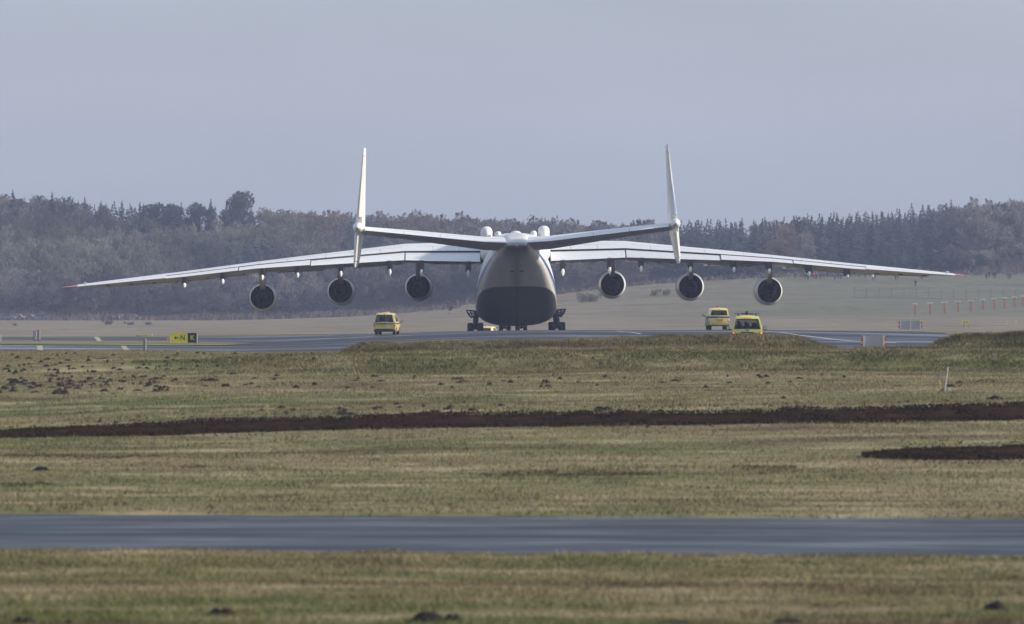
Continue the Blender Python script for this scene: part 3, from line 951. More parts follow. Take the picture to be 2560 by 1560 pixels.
for sgn in (-1, 1):
    side = sgn
    wing = surf('wing', [2.4, 5, 8, 11.1, 14, 17, 19.9, 22.5, 25.7, 29, 32.9, 34.5], sgn, 0.235, 1.0, [M['white'], M['under'], M['seam_shade']], AIR)  # aft face near-black: shadow of the flap cove put into its colour
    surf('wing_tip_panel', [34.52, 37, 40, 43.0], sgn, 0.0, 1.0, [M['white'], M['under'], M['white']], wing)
    # red tip
    st = wing_st(43.0, sgn)
    mb = MB()
    r0 = section(st, 0.0, 1.0, 8)
    r1 = [(sgn * 44.5, (st[1] + st[2]) / 2 - 2.3 + (p[1] - st[1]) * 0.12, 4.76 + (p[2] - st[3]) * 0.1) for p in r0]
    mb.loft([r0, r1])
    mb.build('red_tip_cap', M['tipred'], wing, smooth=40)
    mb = MB()
    mb.tube([(sgn * 42.2 + .13 * math.cos(a), -19.6, 5.12 + .13 * math.sin(a)) for a in np.linspace(0, 2 * math.pi, 13)], 0.035, 6, caps=False)
    mb.build('tip_lamp_ring', M['white'], wing, smooth=50)
    # control surfaces behind the wing box
    for nm, xs, dz in (('flap', [3.55, 7, 11.04], -0.17), ('flap', [11.16, 15, 19.9, 20.4], -0.15),
                       ('aileron', [20.5, 23, 25.7, 27.45], -0.07), ('aileron', [27.55, 31, 32.9, 34.5], -0.05)):
        surf(nm, xs, sgn, 0.0, 0.225, [M['white'], M['under'], M['white']], wing, dz=dz, n=6)
    # panel joints across the upper skin, spoiler hinge line
    for x in (5.6, 8.3, 13.6, 16.4, 19.0, 22.8, 25.5, 28.4, 31.2):
        st = wing_st(x, sgn)
        pts = section(st, 0.24, 0.42, 4)[:5]
        mb = MB()
        mb.loft([[(p[0] - 0.022, p[1], p[2] + 0.006) for p in pts], [(p[0] + 0.022, p[1], p[2] + 0.006) for p in pts]], caps=False, closed=False)
        mb.build('panel_joint', M['under'], wing)
    for t, xs in ((0.40, np.linspace(3.6, 34, 16)),):
        mb = MB()
        rows = []
        for x in xs:
            p = section(wing_st(x, sgn), t, t + 0.006, 1)
            rows.append([(p[0][0], p[0][1], p[0][2] + 0.006), (p[1][0], p[1][1], p[1][2] + 0.008)])
        mb.loft(rows, caps=False, closed=False)
        mb.build('spoiler_line', M['under'], wing)
    # drooped slats with their tracks
    for xa, xb in ((4.2, 8.6), (11.3, 16.4), (19.1, 24.0), (26.8, 33.0), (33.2, 40.8)):
        xs = np.linspace(xa, xb, 5)
        mb = MB()
        rings = []
        for x in xs:
            s = wing_st(x, sgn)
            c = max(0.5, (s[2] - s[1]) * 0.10)
            z0 = s[4] - 0.02
            rings.append([(s[0], s[2] - 0.15, z0 + 0.20), (s[0], s[2] + c * .5, z0 + 0.12), (s[0], s[2] + c, z0 - 0.18),
                          (s[0], s[2] + c * .9, z0 - 0.30), (s[0], s[2] + c * .5, z0 - 0.22), (s[0], s[2] - 0.1, z0 + 0.1)])
        mb.loft(rings)
        slat = mb.build('slat', M['under'], wing, smooth=40)
        for x in np.linspace(xa + 0.5, xb - 0.5, 4):
            s = wing_st(x, sgn)
            MB().box((s[0], s[2] - 0.25, s[4] - 0.20), (0.38, 0.5, 0.16)).build('slat_track', M['seam_shade'], slat)
    # flap track fairings: dark track, white tail cone
    for x, ln, hook in ((4.75, 1.62, 1), (12.6, 1.50, 1), (21.7, 1.25, 0), (29.0, 1.2, 0), (32.7, 1.12, 0),
                        (9.45, 1.70, 1), (17.45, 1.35, 0), (25.15, 1.25, 0)):
        s = wing_st(x, sgn)
        zt = s[3] - (0.12 if x < 20.4 else 0.05)
        yt = s[1]
        fa = empty('flap_track_fairing')
        fa.parent = wing
        hw = 0.27
        mb = MB()
        mb.loft([[(s[0] + u * w, y, z) for u, z in ((-1, z0), (1, z0), (1, z1), (-1, z1))] for y, w, z0, z1 in
                 ((yt + 5.0, .08, zt - .30, zt - .1), (yt + 2.6, hw, zt - .62, zt), (yt - 0.05, hw * .95, zt - ln * .70, zt - 0.03), (yt - .35, hw * .85, zt - ln * .66, zt - .06))])
        mb.build('track', M['seam_shade'], fa, smooth=30)
        mb = MB()
        mb.loft([[(s[0] + w * math.cos(q), yt + yo + ln_y * math.sin(q), zt - ln * f) for q in np.linspace(0, 2 * math.pi, 13)[:-1]]
                 for f, w, yo, ln_y in ((.56, hw * .8, .5, 1.0), (.66, hw * .76, .3, 1.0), (.82, hw * .58, .0, .7), (.95, hw * .32, -.25, .35), (1.0, .03, -.4, .1))])
        mb.build('fairing_cone', M['white'], fa, smooth=50)
        if hook:
            MB().loft([[(s[0] - .22, yt - .02, zt + .05), (s[0] + .22, yt - .02, zt + .05), (s[0] + .22, yt - .02, zt - .05), (s[0], yt - .02, zt - .36), (s[0] - .22, yt - .02, zt - .05)],
                       [(s[0] - .2, yt - .22, zt + .03), (s[0] + .2, yt - .22, zt + .03), (s[0] + .2, yt - .22, zt - .05), (s[0], yt - .25, zt - .34), (s[0] - .2, yt - .22, zt - .05)]]
                      ).build('fairing_cap', M['white'], fa)
    # engines
    for ex, ey, ez in ((9.9, 3.2, 4.47), (17.7, -1.8, 4.14), (25.4, -6.8, 3.60)):
        x = sgn * ex
        en = empty('engine')
        en.parent = AIR
        en.location = (x, ey, ez)
        mb = MB()
        # cowl: exit lip at y=0, intake at y=5
        mb.lathe([(0.0, 1.19), (0.02, 1.22), (1.2, 1.34), (2.6, 1.42), (4.2, 1.40), (4.9, 1.28), (5.0, 1.18), (4.8, 1.10), (3.0, 1.12), (1.2, 1.16), (0.0, 1.19)], n=40)
        mb.build('nacelle', M['white'], en, smooth=40)
        MB().lathe([(0.05, 1.185), (1.2, 1.15), (3.0, 1.10)], n=40).build('fan_duct', M['duct'], en, smooth=60)
        MB().lathe([(3.0, 1.12), (3.02, 0.30)], n=40).build('fan_face', M['core_black'], en)
        mb = MB()
        mb.lathe([(3.0, .86), (1.0, .80), (0.2, .70), (-0.5, .56), (-0.9, .50), (-0.9, .47), (-0.2, .46)], n=32)
        mb.build('core_cowl', M['core'], en, smooth=50)
        MB().lathe([(-0.1, .47), (-0.1, .02)], n=24).build('core_nozzle', M['core_black'], en)
        MB().lathe([(-0.12, .2), (-0.5, .16), (-0.75, .02)], n=16).build('exhaust_plug', M['core_black'], en, smooth=50)
        mb = MB()
        for yb, rr in ((2.0, 1.43), (3.6, 1.455)):
            mb.lathe([(yb, rr - .03), (yb, rr + .004), (yb + .035, rr + .004), (yb + .035, rr - .03)], n=40)
            mb.build('cowl_joint', M['under'], en)
            mb = MB()
        MB().box((sgn * -0.35, 2.2, 1.44), (.06, .5, .14)).build('cowl_strake', M['white'], en)
        MB().box((0, 0.9, -0.98), (.10, 1.6, .36)).build('lower_bifurcation', M['core'], en)
        s = wing_st(ex, sgn)
        zw = float(np.interp(ex, WX, W_BOT)) - ez + 0.35
        mb = MB()
        mb.loft([[(u * w, y, z) for u, z in ((-1, z0), (1, z0), (1, z1), (-1, z1))] for y, w, z0, z1 in
                 ((4.4, .05, 1.2, 1.5), (3.0, .24, 1.0, 1.9), (0.6, .25, .62, zw), (-0.6, .22, .95, zw), (-3.0, .20, 1.55, zw), (-4.4, .06, 2.0, zw))])
        mb.build('pylon', M['beige'], en, smooth=30)

# ---- tailplane, elevators, fins
TX = [0.6, 3.1, 14.2]
def tail_st(x, sgn):
    te, top, bot = (float(np.interp(x, TX, w)) for w in ([8.34, 8.46, 9.66], [8.92, 9.0, 10.08], [7.62, 7.74, 9.36]))
    yTE = -41.0 - 0.10 * x
    yLE = -31.0 - 0.42 * x
    return (sgn * x, yTE, yLE, te, te, top - te, te - bot)
def fin_ring(h, t0, t1, n, sgn):
    """section of a fin at height h over its bullet, chord fractions from the trailing edge"""
    te = float(np.interp(h, [-3.7, 0, 7.4], [-42.6, -43.2, -45.2]))
    ch = float(np.interp(h, [-3.7, 0, 7.4], [3.6, 7.0, 3.2]))
    th = float(np.interp(h, [-3.7, -3.2, 0, 5.5, 6.9, 7.4], [.10, .26, .46, .19, .14, .07]))
    xc = sgn * (14.9 - h * math.tan(R(5.6)))
    up, lo = [], []
    for k in range(n + 1):
        t = t0 + (t1 - t0) * k / n
        f = foil(max(0, 1 - t)) if t < 1 else 0
        y = te + ch * t
        # each fin is toed out a little
        xo = sgn * -0.018 * (y + 43)
        up.append((xc + xo + th * f + .012, y, 9.92 + h))
        lo.append((xc + xo - th * f - .012, y, 9.92 + h))
    return up + lo[::-1]
for sgn in (-1, 1):
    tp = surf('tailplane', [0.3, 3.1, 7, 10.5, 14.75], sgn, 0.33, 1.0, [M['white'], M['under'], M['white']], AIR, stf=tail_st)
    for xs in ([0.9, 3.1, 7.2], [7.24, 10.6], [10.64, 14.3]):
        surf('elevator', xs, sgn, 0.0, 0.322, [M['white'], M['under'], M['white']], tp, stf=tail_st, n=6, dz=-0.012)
    mb = MB()
    mb.lathe([(-45.3, .02), (-44.6, .16), (-43.4, .40), (-42.2, .50), (-39, .50), (-36, .42), (-34, .2), (-33.2, .02)], (sgn * 14.9, 0, 9.92), 'y', 24)
    bul = mb.build('tail_bullet', M['white'], AIR, smooth=35)
    hs = [-3.2, -2, -1, 0, 1, 2.5, 4, 5.5, 6.7]
    mb = MB()
    mb.loft([fin_ring(h, 0.30, 1.0, 8, sgn) for h in hs])
    fin = mb.build('fin', M['white'], AIR, smooth=40)
    for h0, h1 in ((1.0, 6.68), (-3.15, -0.75)):
        mb = MB()
        mb.loft([fin_ring(h, 0.0, 0.29, 5, sgn) for h in np.linspace(h0, h1, 5)])
        rud = mb.build('rudder', M['white_dirty'], fin, smooth=40)
    for h0, h1, hm in ((6.72, 7.42, 7.2), (-3.72, -3.22, -3.5)):
        mb = MB()
        mb.loft([fin_ring(h, 0.0, 1.0, 10, sgn) for h in (h0, hm, h1)])
        mb.build('fin_cap', M['white'], fin, smooth=40)
    # painted blue and yellow flash on both faces, just proud of the skin
    for nm, mat, quad in (('blue_flash', M['fin_blue'], ((.02, 1.05), (.02, 3.9), (.28, 1.9), (.28, 1.05))),
                          ('blue_flash', M['fin_blue'], ((.31, 0.7), (.31, 2.0), (.95, 0.9), (.95, 0.5))),
                          ('yellow_flash', M['yellow_s'], ((.30, .32), (.30, .66), (.94, .48), (.94, .32)))):
        for u in (0, 1):
            vs = []
            for t, h in quad:
                r = fin_ring(h, t, t + .001, 1, sgn)
                p = r[0] if u == 0 else r[-1]
                vs.append((p[0] + (0.012 if u == 0 else -0.012), p[1], p[2]))
            if u == 0 and sgn > 0:
                MB().add(vs, [(0, 1, 2, 3)]).build(nm, mat, fin)

# ---- landing gear
def wheel(parent, x, y, z, r=.55, w=.42):
    mb = MB()
    prof = [(-w / 2, r * .5), (-w / 2, r * .82), (-w * .38, r * .95), (-w * .18, r), (w * .18, r), (w * .38, r * .95), (w / 2, r * .82), (w / 2, r * .5)]
    mb.lathe(prof, (x, y, z), 'x', 24)
    o = mb.build('wheel', M['tyre'], parent, smooth=40)
    mb = MB()
    mb.lathe([(-w * .42, .02), (-w * .45, r * .5), (w * .45, r * .5), (w * .42, .02)], (x, y, z), 'x', 18)
    mb.build('rim', M['gear'], o, smooth=40)
GZ = -0.38
for sgn in (-1, 1):
    for j in range(7):
        y = -5.6 + j * 1.75
        lg = empty('main_landing_gear')
        lg.parent = AIR
        zoff = GZ + .55
        for xx in (3.62, 4.62):
            wheel(lg, sgn * xx, y, zoff, .58, .60)
        mb = MB()
        mb.tube([(sgn * 3.5, y, zoff), (sgn * 4.7, y, zoff)], .10)
        mb.build('axle', M['gear'], lg, smooth=40)
        mb = MB()
        mb.tube([(sgn * 4.12, y, zoff), (sgn * 4.1, y, zoff + .75)], .19, 10)
        mb.tube([(sgn * 4.1, y, zoff + .6), (sgn * 4.0, y, zoff + 1.7)], .27, 10)
        mb.build('strut', M['gear'], lg, smooth=40)
        mb = MB()
        mb.tube([(sgn * 4.12, y - .2, zoff + .3), (sgn * 4.12, y - .5, zoff + .7), (sgn * 4.1, y - .2, zoff + 1.1)], .07, 8)
        mb.tube([(sgn * 4.1, y, zoff + 1.0), (sgn * 3.5, y + .1, zoff + 1.5)], .08, 8)
        mb.build('torque_link', M['gear'], lg, smooth=40)
        if j in (0, 3, 6):
            mb = MB()
            loop = [(4.05, 1.92), (4.55, 2.0), (5.0, 2.06), (4.78, 1.62), (4.52, 1.28), (4.28, 1.42), (4.05, 1.55)]
            mb.tube([(sgn * a, y - .3, c) for a, c in loop], .075, 8)
            mb.tube([(sgn * 4.62, y - .3, 1.95), (sgn * 4.42, y - .3, 1.42)], .05, 8)
            mb.tube([(sgn * 4.08, y - .3, 1.75), (sgn * 4.7, y - .3, 1.72)], .05, 8)
            mb.build('gear_door_frame', M['gear'], lg, smooth=40)
for sgn in (-1, 1):
    ng = empty('nose_landing_gear')
    ng.parent = AIR
    for xx in (0.48, 1.30):
        wheel(ng, sgn * xx - .2, 29, GZ + .5, .50, .42)
    mb = MB()
    mb.tube([(sgn * .2 - .2, 29, GZ + .5), (sgn * 1.45 - .2, 29, GZ + .5)], .09)
    mb.tube([(sgn * .9 - .2, 29, GZ + .5), (sgn * .9 - .2, 29, 1.2)], .16, 10)
    mb.build('strut', M['gear'], ng, smooth=40)
# ---------------------------------------------------------------- vehicles
M['van_yellow'] = simple('van_yellow', (0.86, 0.70, 0.22), 0.3, coat=0.6, var=0.06)
M['van_lime'] = simple('van_lime_yellow', (0.78, 0.76, 0.17), 0.3, coat=0.6, var=0.06)
M['black_plastic'] = simple('black_plastic', (0.018, 0.018, 0.02), 0.6)
M['van_glass'] = glass('van_glass', (0.72, 0.76, 0.78), 0.75)
M['van_glass_dark'] = glass('van_glass_dark', (0.5, 0.54, 0.57), 0.6)
M['lamp_red'] = simple('lamp_red', (0.35, 0.02, 0.02), 0.2)
M['lamp_clear'] = simple('lamp_clear', (0.75, 0.70, 0.68), 0.15)
M['lamp_lit'] = simple('lamp_lit', (0.6, 0.08, 0.02), 0.3, emit=(1.0, 0.08, 0.02), estr=0.55)
M['lamp_hot'] = simple('lamp_hot', (0.8, 0.3, 0.05), 0.3, emit=(1.0, 0.38, 0.06), estr=0.9)
M['lamp_amber'] = simple('lamp_amber', (0.8, 0.35, 0.1), 0.3, emit=(1.0, 0.35, 0.12), estr=0.35)
M['beacon_red'] = simple('beacon_red', (0.40, 0.08, 0.05), 0.2)
M['beacon_lit'] = simple('beacon_lit', (0.5, 0.05, 0.04), 0.2, emit=(1.0, 0.10, 0.06), estr=1.0)
M['beacon_dark'] = simple('beacon_dark', (0.03, 0.02, 0.03), 0.3)
M['plate_yellow'] = simple('plate_yellow', (0.62, 0.36, 0.06), 0.5)
M['plate_pale'] = simple('plate_pale', (0.42, 0.42, 0.40), 0.5)
M['band_grey'] = simple('band_grey', (0.11, 0.10, 0.13), 0.5)
M['band_blue'] = simple('band_blue', (0.035, 0.035, 0.10), 0.5)
M['chrome'] = simple('chrome', (0.6, 0.6, 0.6), 0.2, 0.9)
M['seat'] = simple('seat_fabric', (0.035, 0.035, 0.04), 0.9)
M['text_dark'] = simple('text_dark', (0.03, 0.03, 0.03), 0.6)
M['white_p'] = simple('white_paint', (0.75, 0.75, 0.73), 0.5, var=0.15)

def van(name, S, label, loc, yaw, paint_mat, glass_mat):
    """closed shell lofted over height rows, glass panes set in their own openings; local -y is the rear"""
    root = empty(name, loc, (0, 0, yaw), label, 'van')
    rows = S['rows']              # (z, half width, y rear, y front)
    zs = [r[0] for r in rows]
    belt, wtop = S['belt'], S['wtop']
    body, panes = MB(), {}
    vcols = S['vcols']
    tcols = S['tcols']
    nr = len(rows)
    def P(i, v, sgn):
        z, w, y0, y1 = rows[i]
        y = y0 + (y1 - y0) * v
        return (sgn * w * S['plan'](v, z), y, z)
    def put(key, quad):
        (body if key is None else panes.setdefault(key, MB())).add(quad, [(0, 1, 2, 3)])
    for i in range(nr - 1):
        win = belt <= i < wtop
        for sgn in (-1, 1):
            for j in range(len(vcols) - 1):
                v0, v1 = vcols[j], vcols[j + 1]
                key = ('side_window', sgn, j) if win and j in S['side'] else None
                put(key, [P(i, v0, sgn), P(i, v1, sgn), P(i + 1, v1, sgn), P(i + 1, v0, sgn)])
        for v, nm, rg in ((0.0, 'rear_window', S['rear_cols']), (1.0, 'windscreen', S['front_cols'])):
            for k in range(len(tcols) - 1):
                q = []
                for (ii, t) in ((i, tcols[k]), (i, tcols[k + 1]), (i + 1, tcols[k + 1]), (i + 1, tcols[k])):
                    p = P(ii, v, 1)
                    bulge = (1 - t * t) * (0.07 if v else -0.06)
                    q.append((p[0] * t, p[1] + bulge, p[2]))
                key = (nm, 0, 0) if win and k in rg else None
                put(key, q)
    top = [P(nr - 1, v, -1) for v in vcols], [P(nr - 1, v, 1) for v in vcols]
    crown = [(0, p[1], p[2] + 0.03) for p in top[0]]
    for a, c in ((top[0], crown), (crown, top[1])):
        for j in range(len(vcols) - 1):
            put(None, [a[j], a[j + 1], c[j + 1], c[j]])
    for (y_end, v) in ((0, 0.0), (1, 1.0)):
        edge = []
        for t in tcols:
            p = P(nr - 1, v, 1)
            edge.append((p[0] * t, p[1] + (1 - t * t) * (0.07 if v else -0.06), p[2]))
        j = 0 if v == 0 else -1
        body.add(edge + [crown[j]], [(k, k + 1, len(edge)) for k in range(len(edge) - 1)])
    bot = [P(0, v, -1) for v in vcols], [P(0, v, 1) for v in vcols]
    for j in range(len(vcols) - 1):
        put(None, [bot[0][j], bot[1][j], bot[1][j + 1], bot[0][j + 1]])
    b_o = body.build('body', paint_mat, root, smooth=30)
    for (nm, _, _), mb in panes.items():
        mb.build(nm, glass_mat, root)
    W, L = S['W'], S['L']
    y0, y1 = rows[2][2], rows[2][3]
    # wheels with rims and dark arches
    for yy in (y0 + S['axle'][0], y0 + S['axle'][1]):
        for sgn in (-1, 1):
            r = S['wr']
            mb = MB()
            mb.lathe([(-.11, r * .6), (-.11, r * .9), (-.08, r), (.08, r), (.11, r * .9), (.11, r * .6)], (sgn * (W - .16), yy, r), 'x', 22)
            wo = mb.build('wheel', M['tyre'], root, smooth=40)
            MB().lathe([(-.09, .02), (-.10, r * .6), (.10, r * .6), (.09, .02)], (sgn * (W - .155), yy, r), 'x', 16).build('rim', M['chrome'], wo, smooth=40)
            mb = MB()
            ring = [(sgn * (W * .995 + .006), yy + (r + .07) * math.cos(a), r + (r + .07) * math.sin(a)) for a in np.linspace(0, math.pi, 12)]
            ring2 = [(sgn * (W * .995 + .004), yy + r * .5 * math.cos(a), r + r * .5 * math.sin(a)) for a in np.linspace(0, math.pi, 12)]
            mb.loft([ring, ring2], caps=False, closed=False)
            mb.build('wheel_arch', M['black_plastic'], root)
    # rear bumper, mirrors
    bw, bz0, bz1, bm = S['bumper']
    rb = MB()
    rings = []
    for x in np.linspace(-bw, bw, 9):
        e = abs(x) / bw
        y = S['rows'][1][2] - .12 + .10 * e ** 3
        rings.append([(x, y, bz0), (x, y + .2, bz0), (x, y + .2, bz1), (x, y + .03, bz1)])
    rb.loft(rings)
    rb.build('rear_bumper', bm, root, smooth=30)
    for sgn in (-1, 1):
        mb = MB()
        ym = rows[2][3] - S['mir'][0]
        zc = S['mir'][1]
        hw, hh = S['mir'][2]
        x0 = sgn * (W + .02)
        rings = []
        for dx, f in ((0, .55), (.06, .95), (hw * .6, 1), (hw * .92, .85), (hw, .5)):
            rings.append([(x0 + sgn * (.08 + dx), ym + .07 * f * math.cos(a), zc + hh / 2 * f * math.copysign(abs(math.sin(a)) ** .6, math.sin(a))) for a in np.linspace(0, 2 * math.pi, 13)[:-1]])
        mb.loft(rings)
        mb.tube([(x0 - sgn * .05, ym, zc - hh * .4), (x0 + sgn * .12, ym, zc - hh * .3)], .035, 6)
        mo = mb.build('wing_mirror', M['black_plastic'], root, smooth=40)
        MB().box((x0 + sgn * (.08 + hw / 2), ym - .072, zc), (hw * .7, .008, hh * .7)).build('mirror_glass', M['chrome'], mo)
    # seats inside
    for yy, xs_ in S['seats']:
        for sx in xs_:
            st = MB()
            st.box((sx, yy, .92), (.48, .14, .72), (R(-10), 0, 0))
            st.box((sx, yy + .28, .58), (.48, .5, .16))
            st.box((sx, yy - .08, 1.38), (.26, .09, .18), (R(-10), 0, 0))
            st.build('seat', M['seat'], root)
    root['_rear'] = 0
    del root['_rear']
    return root

def plan_van(front, rear=0.985):
    def f(v, z):
        if v < 0.06: return rear + (1 - rear) * (v / 0.06) ** .5
        if v > 0.86: return 1 - (1 - front) * ((v - 0.86) / 0.14) ** 2
        return 1.0
    return f
VC = [0, .02, .06, .12, .30, .33, .55, .58, .80, .84, .90, .95, 1.0]
TC = [-1, -.9, -.84, -.55, -.12, 0, .12, .55, .84, .9, 1]

# lime van with the roof bar, nearest
T = dict(rows=[(.30, .86, .10, 4.75), (.45, .93, .03, 4.88), (.62, .95, .0, 4.9), (.98, .955, .0, 4.75), (1.10, .94, .02, 4.05), (1.20, .925, .04, 3.75),
               (1.52, .845, .12, 3.25), (1.74, .775, .18, 2.95), (1.84, .735, .22, 2.80), (1.90, .66, .28, 2.6), (1.925, .52, .4, 2.4)],
         belt=4, wtop=7, vcols=VC, tcols=TC, side=(3, 5, 7), rear_cols=range(1, 9), front_cols=range(1, 9), plan=plan_van(.84),
         W=.955, L=4.9, axle=(.95, 3.95), wr=.33, bumper=(.93, .36, .62, M['van_lime']), mir=(1.25, 1.16, (.23, .26)), seats=((2.6, (-.45, .45)), (1.5, (-.5, 0, .5))))
def place_van(px, D, yaw, fn, *a):
    X, Y, Z = at(px, D)
    return fn(*a)
X, Y, Z = at(1868, 357, 0.06)
van_lime = van('service_van', T, 'lime-yellow van with a roof bar and lit tail lamps, wheels hidden by the bank', (X, Y - .3, Z), R(-1.5), M['van_lime'], M['van_glass'])
r = van_lime
def rear_y(S, z):
    rows = S['rows']
    return float(np.interp(z, [q[0] for q in rows], [q[2] for q in rows]))
for sgn in (-1, 1):
    mb = MB()
    for i, (z0, z1, mt) in enumerate(((.62, .74, 0), (.74, .88, 1), (.88, .98, 0))):
        pass
    lamp = MB().loft([[(sgn * (.955 - .16), -.065, z), (sgn * .935, -.035, z), (sgn * .97, .10, z), (sgn * .80, .10, z)] for z in (.60, .66, .72, .98)]).build('tail_lamp', M['lamp_red'], r, smooth=20)
    MB().loft([[(sgn * (.955 - .13), -.080, z), (sgn * .915, -.060, z), (sgn * .93, .0, z), (sgn * .83, .0, z)] for z in (.78, .93)]).build('lit_bulb', M['lamp_hot'], lamp)
    MB().loft([[(sgn * (.955 - .15), -.074, z), (sgn * .925, -.05, z), (sgn * .94, .0, z), (sgn * .82, .0, z)] for z in (.74, .97)]).build('lit_lens', M['lamp_lit'], lamp)
    MB().loft([[(sgn * (.955 - .15), -.076, z), (sgn * .930, -.052, z), (sgn * .94, .0, z), (sgn * .82, .0, z)] for z in (.665, .70)]).build('clear_lens', M['lamp_clear'], lamp)
MB().box((0, rear_y(T, 1.80) - .07, 1.80), (.46, .05, .07)).build('brake_light', M['lamp_amber'], r)
MB().box((0, -.075, .885), (.84, .03, .08)).build('handle_strip', M['black_plastic'], r)
MB().box((.0, -.08, .745), (.64, .02, .15)).build('licence_plate', M['plate_pale'], r)
em = MB()
em.lathe([(-.012, .02), (-.014, .095), (.012, .10)], (0, -.085, 1.035), 'y', 20)
em_o = em.build('maker_emblem', M['chrome'], r, smooth=40)
mb = MB()
for pts in (((-.045, .07), (-.0, -.0), (.045, .07)), ((-.075, .03), (-.04, -.07), (0, -.0), (.04, -.07), (.075, .03))):
    mb.tube([(a, -.102, 1.035 + c) for a, c in pts], .011, 6)
mb.build('emblem_letters', M['text_dark'], em_o)
for tx, x, sz in (('TRANSPORTER', -.55, .06), ('TDI', .66, .07)):
    o = link('lettering', text_mesh(tx, sz, 'lettering', M['text_dark']), r)
    o.location = (x, -.075, .70)
fr = MB()
loop = [(-.80, 1.13), (-.66, 1.70), (.66, 1.70), (.80, 1.13)]
for i in range(4):
    a, c = loop[i], loop[(i + 1) % 4]
    fr.tube([(a[0], rear_y(T, a[1]) - .035, a[1]), (c[0], rear_y(T, c[1]) - .035, c[1])], .028, 6)
fr.build('window_seal', M['black_plastic'], r, smooth=40)
wp = MB()
wp.tube([(0, -.075, 1.13), (.3, -.06, 1.155)], .014, 6)
wp.build('rear_wiper', M['black_plastic'], r)
bar = MB()
bar.box((0, 1.2, 2.06), (1.50, .22, .07))
bar_o = bar.build('roof_bar', M['black_plastic'], r)
for sx in (-.55, .55):
    for dx in (-.12, .12):
        MB().box((sx + dx * .8, 1.1, 2.08), (.10, .06, .08)).build('bar_lamp', M['chrome'], bar_o)
    MB().box((sx, 1.2, 1.98), (.08, .1, .12)).build('bar_foot', M['black_plastic'], bar_o)
mb = MB()
mb.lathe([(1.96, .06), (2.02, .10), (2.10, .11), (2.16, .11), (2.21, .08), (2.23, .01)], (0, 1.0, 0), 'z', 16, caps=True)
mb.build('beacon', M['beacon_dark'], r, smooth=50)

# yellow marshal van with the grey band
N = dict(rows=[(.34, .78, .08, 4.15), (.46, .84, .02, 4.28), (.62, .865, .0, 4.3), (.98, .868, .0, 4.15), (1.10, .860, .02, 3.55), (1.22, .845, .03, 3.25),
               (1.50, .795, .08, 2.85), (1.66, .755, .11, 2.65), (1.76, .72, .15, 2.5), (1.82, .65, .2, 2.35), (1.845, .5, .3, 2.2)],
         belt=5, wtop=7, vcols=VC, tcols=TC, side=(7,), rear_cols=range(2, 8), front_cols=range(1, 9), plan=plan_van(.84),
         W=.868, L=4.3, axle=(.75, 3.4), wr=.31, bumper=(.82, .32, .42, M['black_plastic']), mir=(1.0, 1.24, (.18, .24)), seats=((2.2, (-.42, .42)),))
X, Y, Z = at(1798, 480, 0.06)
van_marshal = van('service_van', N, 'yellow van with a grey band and red roof beacon, farther of the pair at right', (X, Y, Z), R(3), M['van_yellow'], M['van_glass_dark'])
r = van_marshal
bnd = MB()
rings = []
for x in np.linspace(-.855, .855, 9):
    t = x / .86
    y = .01 - (1 - t * t) * .06 - .008
    rings.append([(x, y, .975), (x, y, 1.145), (x, y + .01, 1.145), (x, y + .01, .975)])
bnd.loft(rings)
bnd_o = bnd.build('grey_band', M['band_grey'], r)
o = link('lettering', text_mesh('Marshaller', .115, 'lettering', M['plate_yellow']), bnd_o)
o.location = (.05, -.066, 1.05)
for sgn in (-1, 1):
    MB().box((sgn * .866, 1.2, 1.055), (.012, 2.2, .15)).build('side_band', M['band_blue'], r)
    lamp = MB().loft([[(sgn * .76, -.03, z), (sgn * .85, -.012, z), (sgn * .885, .10, z), (sgn * .76, .08, z)] for z in (.70, .80, .93, .985)]).build('tail_lamp', M['lamp_clear'], r, smooth=20)
    MB().loft([[(sgn * .775, -.036, z), (sgn * .85, -.018, z), (sgn * .87, .05, z), (sgn * .78, .05, z)] for z in (.685, .76)]).build('red_lens', M['lamp_red'], lamp)
    MB().box((sgn * .50, -.075, .50), (.10, .02, .035)).build('reflector', M['lamp_red'], r)
MB().box((0.03, -.072, .80), (.72, .02, .22)).build('plate_recess', M['van_yellow'], r)
MB().box((0.03, -.086, .80), (.50, .016, .13)).build('licence_plate', M['plate_yellow'], r)
MB().box((0.03, -.075, .905), (.76, .03, .018)).build('plate_ledge', M['black_plastic'], r)
MB().box((.0, rear_y(N, 1.78) - .07, 1.735), (.17, .04, .05)).build('brake_light', M['lamp_red'], r)
wp = MB()
wp.tube([(-.13, -.07, 1.13), (-.06, -.06, 1.25)], .012, 6)
wp.build('rear_wiper', M['black_plastic'], r)
mb = MB()
mb.lathe([(1.84, .05), (1.88, .09), (1.98, .095), (2.03, .07), (2.045, .01)], (-.05, .9, 0), 'z', 16, caps=True)
mb.build('beacon', M['beacon_red'], r, smooth=50)

